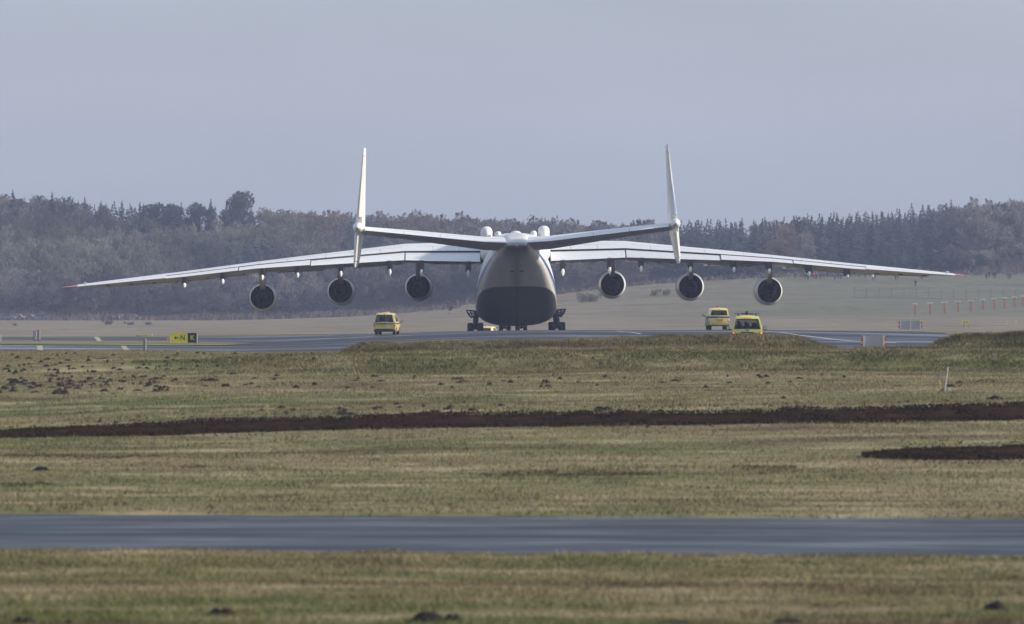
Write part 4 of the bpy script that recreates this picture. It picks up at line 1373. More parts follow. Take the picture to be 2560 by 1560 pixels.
# yellow small van (high roof car) following on the left
C = dict(rows=[(.30, .80, .10, 4.2), (.42, .87, .04, 4.36), (.60, .895, .0, 4.4), (.98, .897, .0, 4.25), (1.08, .89, .01, 3.55), (1.16, .875, .03, 3.25),
               (1.45, .80, .11, 2.80), (1.62, .735, .16, 2.55), (1.73, .685, .21, 2.4), (1.79, .60, .27, 2.25), (1.815, .45, .36, 2.1)],
         belt=4, wtop=7, vcols=VC, tcols=TC, side=(3, 5, 7), rear_cols=range(2, 8), front_cols=range(1, 9), plan=plan_van(.84),
         W=.897, L=4.4, axle=(.8, 3.5), wr=.32, bumper=(.87, .26, .50, M['black_plastic']), mir=(1.1, 1.12, (.20, .25)), seats=((2.1, (-.42, .42)),))
def small_van(label, loc, yaw, lit):
    r = van('service_van', C, label, loc, yaw, M['van_yellow'], M['van_glass_dark'])
    MB().box((0, rear_y(C, 1.35) - .07, 1.35), (.10, .06, .58), (R(-12), 0, 0)).build('door_post', M['black_plastic'], r)
    fr = MB()
    loop = [(-.74, 1.08), (-.62, 1.63), (.62, 1.63), (.74, 1.08)]
    for i in range(4):
        a, c = loop[i], loop[(i + 1) % 4]
        fr.tube([(a[0], rear_y(C, a[1]) - .03, a[1]), (c[0], rear_y(C, c[1]) - .03, c[1])], .032, 6)
    fr.build('window_seal', M['black_plastic'], r, smooth=40)
    b1 = MB()
    rings = []
    for x in np.linspace(-.74, .74, 7):
        t = x / .89
        y = -(1 - t * t) * .06 - .006
        rings.append([(x, y, .86), (x, y, .97), (x, y + .01, .97), (x, y + .01, .86)])
    b1.loft(rings)
    b1.build('dark_band', M['band_grey'], r)
    for sgn in (-1, 1):
        MB().box((sgn * .90, 1.9, .93), (.012, 2.9, .11)).build('side_band', M['band_blue'], r)
        lamp = MB().loft([[(sgn * .775, -.035, z), (sgn * .88, -.015, z), (sgn * .915, .10, z), (sgn * .78, .08, z)] for z in (.70, .80, .92, 1.02)]).build('tail_lamp', M['lamp_red'], r, smooth=20)
        MB().loft([[(sgn * .785, -.042, z), (sgn * .87, -.025, z), (sgn * .90, .05, z), (sgn * .79, .05, z)] for z in (.80, .92)]).build('clear_lens', M['lamp_clear'], lamp)
    MB().box((-.32, -.07, .84), (.50, .016, .11)).build('licence_plate', M['plate_yellow'], r)
    MB().box((-.18, -.07, .955), (.62, .02, .04)).build('plate_lamp_strip', M['black_plastic'], r)
    MB().lathe([(-.02, .01), (-.022, .06), (.01, .065)], (.22, -.06, .88), 'y', 14).build('maker_emblem', M['chrome'], r)
    MB().box((.10, -.068, .66), (.012, .01, .36)).build('door_gap', M['seam_shade'], r)
    MB().box((0, rear_y(C, 1.72) - .06, 1.70), (.16, .05, .05)).build('brake_light', M['lamp_red'], r)
    mb = MB()
    mb.lathe([(1.81, .05), (1.83, .07), (1.88, .065), (1.91, .04), (1.92, .01)], (.18, 1.4, 0), 'z', 14, caps=True)
    mb.build('beacon', M['beacon_lit'] if lit else M['lamp_amber'], r, smooth=50)
    return r
X, Y, Z = at(961, 470, 0.06)
small_van('small yellow van with a dark band, alone on the runway left of the aircraft', (X, Y, Z), R(-5), False)
X, Y, Z = at(1221, 690, 0.05)
small_van('yellow car with a red beacon half hidden behind the aircraft left wheels', (X + .2, Y, CAM_Z - 35.5 * 690 / FPX - 1.83), R(170), True)

# ---------------------------------------------------------------- people
M['skin'] = simple('skin', (0.45, 0.30, 0.24), 0.6)
M['hair'] = simple('hair', (0.05, 0.035, 0.025), 0.8)
M['trousers'] = simple('trousers', (0.025, 0.028, 0.04), 0.9)
JACK = {'dark': simple('jacket_dark', (0.025, 0.027, 0.035), 0.9), 'red': simple('jacket_red', (0.55, 0.07, 0.03), 0.8),
        'white': simple('jacket_white', (0.62, 0.62, 0.62), 0.8), 'maroon': simple('jacket_maroon', (0.12, 0.03, 0.03), 0.9),
        'grey': simple('jacket_grey', (0.10, 0.10, 0.11), 0.9)}
def skin_body(name, joints, edges, zcut):
    me = bpy.data.meshes.new(name)
    me.from_pydata([j[:3] for j in joints], edges, [])
    o = bpy.data.objects.new(name, me)
    COL.objects.link(o)
    sk = o.modifiers.new('skin', 'SKIN')
    for v, j in zip(me.skin_vertices[0].data, joints):
        v.radius = (j[3], j[3] if len(j) < 5 else j[4])
    me.skin_vertices[0].data[0].use_root = True
    ss = o.modifiers.new('sub', 'SUBSURF')
    ss.levels = 1
    ss.render_levels = 1
    dg = bpy.context.evaluated_depsgraph_get()
    out = bpy.data.meshes.new_from_object(o.evaluated_get(dg))
    bpy.data.objects.remove(o)
    out.materials.clear()
    for mm in (M['trousers'], JACK['dark'], M['skin'], M['hair']):
        out.materials.append(mm)
    for p in out.polygons:
        z, y = p.center.z, p.center.y
        p.material_index = 0 if z < zcut[0] else (1 if z < zcut[1] else (3 if (z > zcut[2] or y < zcut[3]) else 2))
        p.use_smooth = True
    return out
STAND = skin_body('person', [(0, 0, .95, .15, .11), (0, 0, 1.18, .15, .11), (0, 0, 1.40, .19, .12), (0, .01, 1.52, .065), (0, .02, 1.58, .085), (0, .02, 1.68, .10), (0, .02, 1.76, .05),
                             (-.20, 0, 1.42, .075), (-.26, -.02, 1.14, .06), (-.22, .16, .98, .05), (-.14, .22, 1.0, .045),
                             (.20, 0, 1.42, .075), (.26, -.02, 1.14, .06), (.22, .16, .98, .05), (.14, .22, 1.0, .045),
                             (-.10, 0, .86, .10), (-.12, .02, .50, .075), (-.13, -.02, .09, .05), (-.14, .12, .04, .045),
                             (.10, 0, .86, .10), (.12, .02, .50, .075), (.13, -.02, .09, .05), (.14, .12, .04, .045)],
                  [(0, 1), (1, 2), (2, 3), (3, 4), (4, 5), (5, 6), (2, 7), (7, 8), (8, 9), (9, 10), (2, 11), (11, 12), (12, 13), (13, 14), (0, 15), (15, 16), (16, 17), (17, 18), (0, 19), (19, 20), (20, 21), (21, 22)], (.90, 1.50, 1.70, -.03))
SIT = skin_body('person', [(0, 0, .62, .17, .12), (0, -.03, .86, .17, .12), (0, -.05, 1.08, .21, .13), (0, -.03, 1.22, .065), (0, -.02, 1.29, .09), (0, -.01, 1.40, .105), (0, 0, 1.48, .05),
                           (-.22, -.04, 1.09, .08), (-.29, .06, .84, .06), (-.2, .32, .84, .05), (-.18, .42, .9, .045),
                           (.22, -.04, 1.09, .08), (.29, .06, .84, .06), (.2, .32, .84, .05), (.18, .42, .9, .045),
                           (-.11, .1, .62, .10), (-.13, .48, .64, .075), (-.13, .55, .22, .05), (-.13, .68, .18, .045),
                           (.11, .1, .62, .10), (.13, .48, .64, .075), (.13, .55, .22, .05), (.13, .68, .18, .045)],
                [(0, 1), (1, 2), (2, 3), (3, 4), (4, 5), (5, 6), (2, 7), (7, 8), (8, 9), (9, 10), (2, 11), (11, 12), (12, 13), (13, 14), (0, 15), (15, 16), (16, 17), (17, 18), (0, 19), (19, 20), (20, 21), (21, 22)], (.70, 1.20, 1.42, -.03))
def person(me, loc, yaw, jacket, label, group=None, s=1.0):
    o = link('person', me)
    o.location = loc
    o.rotation_euler = (0, 0, yaw)
    o.scale = (s, s, s)
    o.material_slots[1].link = 'OBJECT'
    o.material_slots[1].material = JACK[jacket]
    return tag(o, label, 'person', group)
vl = van_lime.location
for dx, dy, jk, lb, s in ((-.50, 1.55, 'maroon', 'person in dark red jacket on left rear seat of lime van', 1.08),
                          (.0, 2.9, 'dark', 'person in dark clothes sitting in the middle of lime van', 1.04),
                          (.50, 1.6, 'dark', 'person in dark clothes on right rear seat of lime van', 1.0)):
    person(SIT, (vl.x + dx + .02, vl.y + dy, vl.z + .04), 0, jk, lb, s=s)
SPEC = [(1987, 'dark'), (2013, 'dark'), (2020, 'dark'), (2035, 'red'), (2041, 'dark'), (2052, 'dark'), (2060, 'grey'), (2087, 'dark'), (2095, 'dark'), (2102, 'dark'),
        (2117, 'dark'), (2124, 'dark'), (2163, 'grey'), (2182, 'white'), (2188, 'dark'), (2239, 'dark'), (2245, 'dark'), (2299, 'dark'), (2305, 'dark'), (2312, 'dark'),
        (2413, 'dark'), (2466, 'dark'), (2473, 'dark'), (2484, 'dark'), (2489, 'dark'), (2521, 'dark'), (2526, 'dark')]
for px, jk in SPEC:
    X, Y, Z = at(px, 1428 + rng.uniform(-4, 6))
    lb, gp = 'spectator in dark clothes standing in the row along the far field top', 'spectators along the far field'
    if jk == 'red': lb, gp = 'spectator in a bright red jacket in the row along the far field', None
    if jk == 'white': lb, gp = 'spectator in a white jacket in the row along the far field', None
    person(STAND, (X, Y, Z), R(180 + rng.uniform(-40, 40)), jk, lb, gp, rng.uniform(.94, 1.06))
X, Y, Z = at(2289, 1400)
person(STAND, (X, Y, Z), R(150), 'dark', 'lone person in dark clothes down on the green slope before the spectators')

# ---------------------------------------------------------------- signs, posts and small airfield things
M['sign_yellow'] = simple('sign_yellow', (0.86, 0.74, 0.05), 0.5, var=0.05)
M['sign_black'] = simple('sign_black', (0.012, 0.012, 0.016), 0.5)
M['panel_grey'] = simple('panel_grey', (0.40, 0.41, 0.43), 0.55, var=0.08)
M['panel_white'] = simple('panel_white', (0.66, 0.66, 0.64), 0.5, var=0.1)
M['panel_shade'] = simple('panel_shaded', (0.22, 0.225, 0.24), 0.6)
M['refl_red'] = simple('reflector_red', (0.62, 0.05, 0.04), 0.5)
M['refl_yellow'] = simple('reflector_yellow', (0.70, 0.50, 0.03), 0.5)
M['orange'] = simple('mast_orange', (0.62, 0.17, 0.07), 0.6)
M['steel'] = simple('post_steel', (0.13, 0.13, 0.13), 0.6, 0.3)
M['concrete'] = simple('concrete', (0.20, 0.19, 0.17), 0.9, scale=6)
M['pole_blue'] = simple('pole_blue', (0.05, 0.06, 0.33), 0.6)
M['pole_yellow'] = simple('pole_yellow', (0.60, 0.38, 0.03), 0.6)

def arrow_poly(cx, cz, s):
    return [(cx - s, cz), (cx - s * .30, cz + s * .78), (cx - s * .02, cz + s * .58), (cx - s * .36, cz + s * .17), (cx + s, cz + s * .17),
            (cx + s, cz - s * .17), (cx - s * .36, cz - s * .17), (cx - s * .02, cz - s * .58), (cx - s * .30, cz - s * .78)]
X, Y, Z = at(459, 418, .08)
Z = CAM_Z - (862 - 780) * 418 / FPX
sg = empty('taxiway_sign', (X, Y, Z), (0, 0, 0), 'yellow and black taxiway sign with arrow and letters N and K', 'sign')
pm = 418 / FPX
MB().box((-11.5 * pm, 0, 17.5 * pm), (44 * pm, .16, 25 * pm)).build('yellow_panel', M['sign_yellow'], sg)
MB().box((22 * pm, 0, 17.5 * pm), (22.6 * pm, .16, 25 * pm)).build('black_panel', M['sign_black'], sg)
for x, z, sx, sz in ((0, 30.3, 68, .8), (0, 4.7, 68, .8), (-34, 17.5, .8, 25.4), (33.6, 17.5, .8, 25.4)):
    MB().box((x * pm, 0, z * pm), (sx * pm, .19, sz * pm)).build('frame', M['panel_white'], sg)
for x in (-28, 0, 28):
    MB().tube([(x * pm, 0, -.15), (x * pm, 0, 5 * pm)], .03, 6).build('leg', M['steel'], sg)
o = MB().prism(arrow_poly(-17.4 * pm, 17.5 * pm, 5.9 * pm), -.090, -.082).build('arrow', M['sign_black'], sg)
for ch, x, mt in (('N', -2.3, 'sign_black'), ('K', 22, 'sign_yellow')):
    me = text_mesh(ch, 17.5 * pm, 'letter', M[mt], extrude=.006, bold=.006)
    me.transform(Matrix.Diagonal((.92, 1, 1, 1)))
    o = link('letter', me, sg)
    o.location = (x * pm, -.088, 17.2 * pm)

def edge_sign(px, py0, py1, D, wpx, depth, yaw, label, dark_left=True):
    """sign cabinet seen nearly edge on"""
    pm = D / FPX
    X = (px - 1280) * pm
    z0 = CAM_Z - (py1 - 780) * pm
    h = (py1 - py0) * pm
    s = empty('sign_cabinet', (X, D, z0), (0, 0, yaw), label, 'sign')
    MB().box((0, 0, h / 2), (wpx * pm, depth, h)).build('cabinet', M['panel_shade'], s)
    for sx in (-1, 1):
        MB().box((sx * wpx * pm * .5, 0, h / 2), (.02, depth * 1.01, h * .98)).build('face_panel', M['panel_white'] if sx > 0 else M['panel_shade'], s)  # right face white as if lit, left face painted in its shade
    for dy in (-.35, .35):
        MB().box((0, dy * depth, -.06), (wpx * pm * .8, .08, .14)).build('foot', M['steel'], s)
    MB().box((0, -depth / 2 - .015, h / 2), (.03, .03, h)).build('edge_rail', M['panel_white'], s)
    return s
edge_sign(362, 846, 884, 366, 5, .9, R(9), 'upright sign cabinet seen edge-on, just left of the yellow and black sign')
edge_sign(97, 824, 850, 440, 5, .9, R(9), 'taller grey sign cabinet seen edge-on near the left end of the runway')
edge_sign(87, 827, 850, 446, 6, .5, R(4), 'shorter white sign cabinet close behind the grey one at far left')
edge_sign(0, 837, 865, 430, 5, .5, R(4), 'white post cut off by the left edge of the picture')
X, Y, Z = at(356, 508, .0)
pm = 508 / FPX
fs = empty('low_sign', (X, Y, CAM_Z - (845 - 780) * pm), (0, 0, 0), 'low yellow sign with black end at the far runway edge', 'sign')
MB().box((4 * pm, 0, 4.5 * pm), (21 * pm, .2, 6 * pm)).build('yellow_panel', M['refl_yellow'], fs)
MB().box((-12 * pm, 0, 4 * pm), (10 * pm, .2, 4 * pm)).build('black_panel', M['sign_black'], fs)
MB().tube([(4 * pm, 0, -.3), (4 * pm, 0, 2 * pm)], .05, 6).build('leg', M['steel'], fs)
for px, py0, py1, D, lean, mt, lb in ((380, 835, 844, 506, 0, 'refl_yellow', 'thin yellow marker stick beside the low yellow sign'),
                                      (416, 846, 858, 430, .25, 'orange', 'thin leaning orange stick beside the N K sign'),
                                      (2517, 800, 809, 950, 0, 'refl_yellow', 'left one of two thin yellow posts right of the small far sign'),
                                      (2540, 800, 809, 950, 0, 'refl_yellow', 'right one of two thin yellow posts right of the small far sign')):
    pm = D / FPX
    X = (px - 1280) * pm
    z0, z1 = CAM_Z - (py1 - 780) * pm, CAM_Z - (py0 - 780) * pm
    mb = MB()
    mb.tube([(0, 0, -.3), (lean * (z1 - z0), 0, z1 - z0)], [.035, .03], 6)
    mb.lathe([(z1 - z0 - .02, .03), (z1 - z0 + .03, .05), (z1 - z0 + .06, .01)], (lean * (z1 - z0), 0, 0), 'z', 8)
    o = mb.build('marker_stick', M[mt])
    o.location = (X, D, z0)
    tag(o, lb, 'marker')

def sign_back(px, py0, py1, D, wpx, mid, label):
    pm = D / FPX
    X = (px - 1280) * pm
    z0 = CAM_Z - (py1 - 780) * pm
    h, w = (py1 - py0) * pm, wpx * pm
    s = empty('sign_board', (X, D, z0), (0, 0, 0), label, 'sign')
    n = 2 if mid else 1
    for k in range(n):
        ww = w * .86 / n
        MB().box((-w * .43 + ww * (k + .5), 0, h * .5), (ww - .02, .06, h * .97)).build('panel', M['panel_grey'], s)
    xs_ = [-w * .43, w * .43] + ([0] if mid else [])
    for x in xs_:
        MB().box((x, -.05, h * .49), (.09, .07, h * 1.04)).build('post', M['panel_white'], s)
    for sx in (-1, 1):
        st = MB().box((sx * w * .475, -.01, h * .5), (.09, .05, h * .98)).build('marker_strip', M['panel_grey'], s)
        hh = h * .62
        for k, mt in enumerate(('refl_red', 'refl_yellow', 'refl_red')):
            MB().box((sx * w * .478, -.045, h * .24 + hh * (k + .5) / 3), (.17, .02, hh / 3 - .004)).build('reflector', M[mt], st)
    return s
sign_back(2184, 839, 876, 303, 57, False, 'grey sign board with red and yellow reflectors in the gap between the banks')
sign_back(2276, 801, 824, 520, 58, True, 'grey two-panel sign board with reflectors beyond the right end of the runway')
pm = 900 / FPX
X, Y, Z = at(2415, 900)
fs = empty('small_sign', (X, Y, CAM_Z - (811 - 780) * pm), (0, 0, 0), 'small far yellow sign with arrow and letter K at right', 'sign')
MB().box((0, 0, 5 * pm), (16 * pm, .15, 9.5 * pm)).build('panel', M['sign_yellow'], fs)
for x in (-6, 6):
    MB().tube([(x * pm, 0, -.6), (x * pm, 0, 1 * pm)], .04, 6).build('leg', M['steel'], fs)
MB().prism(arrow_poly(-3.2 * pm, 5 * pm, 3 * pm), -.085, -.076).build('arrow', M['sign_black'], fs)
o = link('letter', text_mesh('K', 8.5 * pm, 'letter', M['sign_black'], extrude=.006), fs)
o.location = (3.6 * pm, -.084, 4.9 * pm)

# localizer antenna masts, orange
mast = None
for k, px in enumerate((2287, 2325, 2361, 2395, 2427, 2457, 2485, 2511, 2536, 2557)):
    D = 1150 + k * 9
    X, Y, Z = at(px, D)
    if mast is None:
        mast = empty('antenna_mast', (X, Y, Z), (0, 0, 0), 'orange antenna mast with white cross arm in the row at far right', 'antenna', 'orange antenna masts at far right')
        MB().box((0, 0, 1.05), (.30, .30, 2.1)).build('mast', M['orange'], mast)
        MB().box((0, 0, .08), (.46, .46, .16)).build('base', M['orange'], mast)
        mb = MB()
        mb.tube([(-.62, 0, 2.12), (0, 0, 2.26), (.52, 0, 2.30)], .07, 8)
        mb.build('cross_arm', M['panel_white'], mast)
        for x in (-.5, -.25, .25, .48):
            MB().tube([(x, 0, 2.0), (x, 0, 2.36)], .035, 6).build('element', M['panel_white'], mast)
        kids = children(mast)
    else:
        o = copy_tree(mast, None, kids)
        o.location = (X, Y, Z)

# wire fence on the far slope
fe = empty('wire_fence', at(2350, 1300), (0, 0, 0), 'wire fence with thin dark posts across the far right slope', 'fence')
fpos = [np.array(at(p, 1300 + (2350 - p) * .05)) for p in list(range(2136, 2700, 31))]
fl = np.array(fe.location)
for p in fpos:
    q = p - fl
    mb = MB()
    mb.tube([(q[0], q[1], q[2] - .3), (q[0], q[1], q[2] + 2.1), (q[0] + .18, q[1], q[2] + 2.4)], .055, 6)
    mb.build('post', M['steel'], fe)
for h in (.05, .7, 1.4, 2.05):
    mb = MB()
    mb.tube([tuple(p - fl + np.array([0, 0, h])) for p in fpos], .045 if h < .1 else .014, 4)
    mb.build('wire', M['steel'], fe)

# inspection shaft with marking poles in the right field
X, Y, Z = hit(2362, 980, 200, 262)
pm = Y / FPX
ring = MB()
ring.lathe([(-.1, .22), (.13, .22), (.15, .20), (.15, .0)], (0, 0, 0), 'z', 20)
rg = ring.build('shaft_ring', M['concrete'], smooth=40)
rg.location = (X + 4 * pm, Y + .4, Z)
tag(rg, 'low round concrete shaft ring beside the leaning white pole', 'shaft')
mb = MB()
mb.tube([(0, 0, -.2), (.165, 0, 1.05)], .019, 8)
o = mb.build('white_pole', M['panel_white'], smooth=40)
o.location = (X - 1.5 * pm, Y, Z - .02)
tag(o, 'leaning white pole beside the low concrete shaft ring', 'pole')
bp = empty('blue_tipped_pole', (X - 6 * pm, Y + .3, Z), (0, 0, 0), 'short leaning yellow pole with a blue top by the shaft', 'pole')
a, c, e = Vector((0, 0, 0)), Vector((-.12, 0, .50)), Vector((-.17, 0, .72))
MB().tube([a, c], .017, 8).build('shaft', M['pole_yellow'], bp, smooth=40)
MB().tube([c, e], .019, 8).build('tip', M['pole_blue'], bp, smooth=40)
# ---------------------------------------------------------------- molehills
def mole_mesh(seed, n=18, rings=8):
    """crumbly heap: several lumps of thrown-up soil with clods"""
    r_ = np.random.default_rng(seed)
    L = [(r_.uniform(-.28, .28), r_.uniform(-.2, .2), r_.uniform(.16, .30), r_.uniform(.55, 1.0)) for _ in range(3 + seed % 3)]
    def hgt(x, y):
        return .30 * max(h * max(0, 1 - ((x - a) ** 2 + (y - b_) ** 2) / (q * q)) ** .8 for a, b_, q, h in L)
    vs, fs = [(0, 0, hgt(0, 0) + .02)], []
    for j in range(1, rings + 1):
        f = j / rings
        for k in range(n):
            a = 2 * math.pi * k / n
            rad = .52 * f * (1 + r_.uniform(-.12, .12))
            x, y = rad * math.cos(a), rad * math.sin(a)
            z = hgt(x, y) + (1 - f) * .03 + r_.uniform(0, .055) * (1 - f ** 3) if j < rings else -.08
            vs.append((x, y, z))
    for k in range(n):
        fs.append((0, 1 + k, 1 + (k + 1) % n))
    for j in range(rings - 1):
        for k in range(n):
            a, b_ = 1 + j * n + k, 1 + j * n + (k + 1) % n
            fs += [(a, a + n, b_ + n), (a, b_ + n, b_)]
    me = bpy.data.meshes.new('molehill')
    me.from_pydata(vs, [], fs)
    me.materials.append(M['mole_soil'])
    return me
MOLES = [mole_mesh(s) for s in range(7)]
def mole(px, py, wpx, hpx, label, group=None):
    X, Y, Z = hit(px, py)
    w = wpx * Y / FPX
    o = link('molehill', random.choice(MOLES))
    o.location = (X, Y, Z - .01)
    w *= 1.2
    o.scale = (w, w * random.uniform(.6, 1.0), 1.3 * hpx * Y / FPX / .30)
    o.rotation_euler = (0, 0, random.uniform(0, 6.28))
    if wpx > 2.2 * hpx:
        o.rotation_euler = (0, 0, random.choice((0, math.pi)) + random.uniform(-.3, .3))
    return tag(o, label, 'molehill', group)
BIG = [(150, 985, 42, 16, 'largest molehill below the crowded patch at left'),
       (100, 1177, 44, 13, 'solitary dark molehill low at left above the near taxiway'),
       (548, 1538, 74, 22, 'long dark molehill near the bottom edge left of centre'),
       (1062, 1556, 84, 30, 'biggest dark molehill at the bottom edge below the aircraft'),
       (1135, 1555, 42, 24, 'smaller molehill touching the biggest one at the bottom edge'),
       (2492, 1526, 78, 24, 'dark molehill in the bottom right corner'),
       (1680, 1560, 90, 14, 'low flat molehill at the bottom edge in the middle'), (1975, 1559, 80, 16, 'low flat molehill at the bottom edge right of the middle'),
       (55, 1560, 60, 20, 'dark molehill in the bottom left corner'), (175, 1560, 50, 12, 'small flat molehill beside the bottom left corner'),
       (862, 1038, 46, 12, 'wide molehill just above the dark soil strip left of centre'),
       (1508, 1026, 40, 12, 'wide molehill just above the dark soil strip right of centre'),
       (2486, 1000, 48, 11, 'dark molehill right of the leaning white pole'),
       (525, 953, 54, 9, 'long flat molehill below the left end of the grass bank')]
for q in BIG:
    mole(q[0], q[1], q[2], q[3] * .72, q[4])
for _ in range(158):       # crowded patch at left
    while True:
        px, py = random.uniform(0, 560), random.uniform(908, 985)
        if random.random() < (1.0 if px < 440 else .35) * (1.0 if 915 < py < 975 else .5): break
    s = 0.45 + (py - 880) / 110
    mole(px, py, random.uniform(8, 22) * s, random.uniform(2.6, 6) * s, 'small dark molehill in the crowded patch at the left side', 'molehills crowded at left')
for _ in range(46):       # looser ones by the runway edge
    px, py = random.uniform(0, 840), random.uniform(884, 908)
    if px > 560 and py > 900: py -= 12
    mole(px, py, random.uniform(9, 20), random.uniform(3, 6), 'small dark molehill in the green grass near the runway edge', 'molehills near the runway edge')
for _ in range(62):       # scattered across the field below the bank
    px, py = random.uniform(560, 2560), random.uniform(936, 972)
    mole(px, py, random.uniform(9, 26), random.uniform(3, 6.5), 'small dark molehill scattered on the field below the grass bank', 'molehills below the bank')
for _ in range(30):       # row above the dark strip
    px = random.choice([random.uniform(560, 1330), random.uniform(800, 1100), random.uniform(0, 2200)])
    top = np.interp(px, SOIL[0][0], SOIL[0][1])
    mole(px, top - random.uniform(7, 30), random.uniform(10, 28), random.uniform(3, 7), 'small dark molehill in the row above the dark soil strip', 'molehills above the soil strip')

# ---------------------------------------------------------------- trees
def tree_mat(name, c0, c1):
    m, nt, b = new_mat(name)
    g = nt.nodes.new('ShaderNodeNewGeometry')
    oi = nt.nodes.new('ShaderNodeObjectInfo')
    c = mixc(nt, g.outputs['Random Per Island'], c0, c1)
    c = mixc(nt, 1.0, c, mixc(nt, oi.outputs['Random'], (.75, .78, .8), (1.2, 1.15, 1.1)), 'MULTIPLY')
    nt.links.new(c, b.inputs['Base Color'])
    b.inputs['Roughness'].default_value = .9
    b.inputs['Specular IOR Level'].default_value = .1
    M[name] = m
tree_mat('crown_brown', (.105, .088, .078), (.19, .165, .145))
tree_mat('crown_russet', (.11, .078, .058), (.21, .15, .11))
tree_mat('crown_olive', (.09, .085, .05), (.19, .175, .10))
tree_mat('crown_spruce', (.050, .062, .060), (.095, .110, .104))
tree_mat('crown_pale', (.17, .155, .125), (.34, .31, .25))
M['bark'] = simple('bark', (.085, .068, .055), .9, scale=3)
M['bark_pale'] = simple('bark_pale', (.40, .37, .33), .9, scale=3)
m, nt, b = new_mat('wood_mass')
at_ = nt.nodes.new('ShaderNodeAttribute')
at_.attribute_name = 'tint'
g = nt.nodes.new('ShaderNodeNewGeometry')
nt.links.new(mixc(nt, 1.0, at_.outputs[0], mixc(nt, g.outputs['Random Per Island'], (.86, .86, .86), (1.15, 1.15, 1.15)), 'MULTIPLY'), b.inputs['Base Color'])
b.inputs['Roughness'].default_value = .9
b.inputs['Specular IOR Level'].default_value = .1
def soften(m):
    # thin twigs pass light: half diffuse, half translucent
    nt = m.node_tree
    b = nt.nodes['Principled BSDF']
    tl = nt.nodes.new('ShaderNodeBsdfTranslucent')
    nt.links.new(b.inputs['Base Color'].links[0].from_socket, tl.inputs[0])
    mx = nt.nodes.new('ShaderNodeMixShader')
    mx.inputs[0].default_value = .5
    nt.links.new(b.outputs[0], mx.inputs[1])
    nt.links.new(tl.outputs[0], mx.inputs[2])
    nt.links.new(mx.outputs[0], nt.nodes['Material Output'].inputs[0])
M['wood_mass'] = m
for k_ in ('wood_mass', 'crown_brown', 'crown_russet', 'crown_olive', 'crown_spruce', 'crown_pale'):
    soften(M[k_])

def bare_crown(seed, n, size, H=14.0, spread=4.2, base=.28):
    """leafless crown: thin twig sprays spread through lumpy volume, fanning up and outwards"""
    r_ = np.random.default_rng(seed)
    nl = 9
    lob = np.stack([r_.normal(0, spread * .5, nl), r_.normal(0, spread * .5, nl), H * r_.uniform(base + .15, .86, nl)], 1)
    lr = r_.uniform(.28, .5, nl) * spread
    k = r_.integers(0, nl, n)
    d = r_.normal(0, 1, (n, 3))
    d /= np.linalg.norm(d, axis=1)[:, None]
    p = lob[k] + d * (lr[k] * r_.uniform(.2, 1, n) ** .5)[:, None] * np.array([1, 1, 1.25])
    p[:, 2] = np.clip(p[:, 2], H * base * .8, H * 1.02)
    out = p - np.array([0, 0, H * .35])
    out /= np.linalg.norm(out, axis=1)[:, None]
    out += r_.normal(0, .45, (n, 3)) + np.array([0, 0, .35])
    out /= np.linalg.norm(out, axis=1)[:, None]
    ln = size * r_.uniform(.6, 1.6, n)
    sd = np.cross(out, r_.normal(0, 1, (n, 3)))
    sd /= np.linalg.norm(sd, axis=1)[:, None] + 1e-9
    w = ln * r_.uniform(.14, .34, n)
    a, b_, c = p - out * ln[:, None] * .5, p + out * ln[:, None] * .5 + sd * w[:, None], p + out * ln[:, None] * .5 - sd * w[:, None]
    return np.stack([a, b_, c], 1).reshape(-1, 3)
def conifer_crown(seed, tiers, per, H=14.0, spread=2.3, base=.12):
    r_ = np.random.default_rng(seed)
    tri = []
    for t in range(tiers):
        f = t / (tiers - 1)
        z = H * (base + (1 - base) * f)
        R_ = spread * (1 - f) ** .85 + .12
        nb = max(4, int(per * (1 - f * .6)))
        for k in range(nb):
            a = r_.uniform(0, 6.283)
            rr = R_ * r_.uniform(.65, 1.15)
            dz = -rr * r_.uniform(.15, .55)
            w = rr * r_.uniform(.18, .34) + .10
            ca, sa = math.cos(a), math.sin(a)
            z0 = z + r_.uniform(-.3, .3)
            tri += [(.12 * rr * ca, .12 * rr * sa, z0 + .35), (rr * ca - w * sa, rr * sa + w * ca, z0 + dz - .12), (rr * ca + w * sa, rr * sa - w * ca, z0 + dz + .08)]
    tri += [(-.12, 0, H - .9), (.12, 0, H - .9), (0, 0, H + .5), (0, -.12, H - .9), (0, .12, H - .9), (0, 0, H + .5)]
    return np.array(tri)
def tri_mesh(name, v, mat):
    return np_mesh(name, v, np.arange(len(v)).reshape(-1, 3), mat)
def trunk_mesh(seed, H, conifer, mat):
    r_ = random.Random(seed)
    mb = MB()
    if conifer:
        mb.tube([(0, 0, -1), (0, 0, H * .5), (0, 0, H)], [.24, .14, .02], 6)
    else:
        mb.tube([(0, 0, -1), (.1, 0, H * .3), (-.1, .1, H * .6), (.1, 0, H * .88)], [.30, .24, .14, .03], 6)
        for k in range(7):
            a = r_.uniform(0, 6.28)
            z = H * r_.uniform(.25, .6)
            l = H * r_.uniform(.18, .34)
            mb.tube([(0, 0, z), (math.cos(a) * l * .4, math.sin(a) * l * .4, z + l * .5), (math.cos(a) * l * .75, math.sin(a) * l * .75, z + l)], [.12, .08, .02], 5)
    return mb.mesh('trunk', mat)
CROWNS = {}
for s in range(3):
    v = bare_crown(50 + s, 2600, .62)
    CROWNS['bare', s] = tri_mesh('crown', v, M['crown_brown'])
    v = conifer_crown(70 + s, 26, 16)
    CROWNS['fir', s] = tri_mesh('crown', v, M['crown_spruce'])
CROWNS['bush', 0] = tri_mesh('crown', bare_crown(95, 1500, .9, H=9.0, spread=7.5, base=.0) * np.array([1, 1, 1.55]), M['crown_brown'])
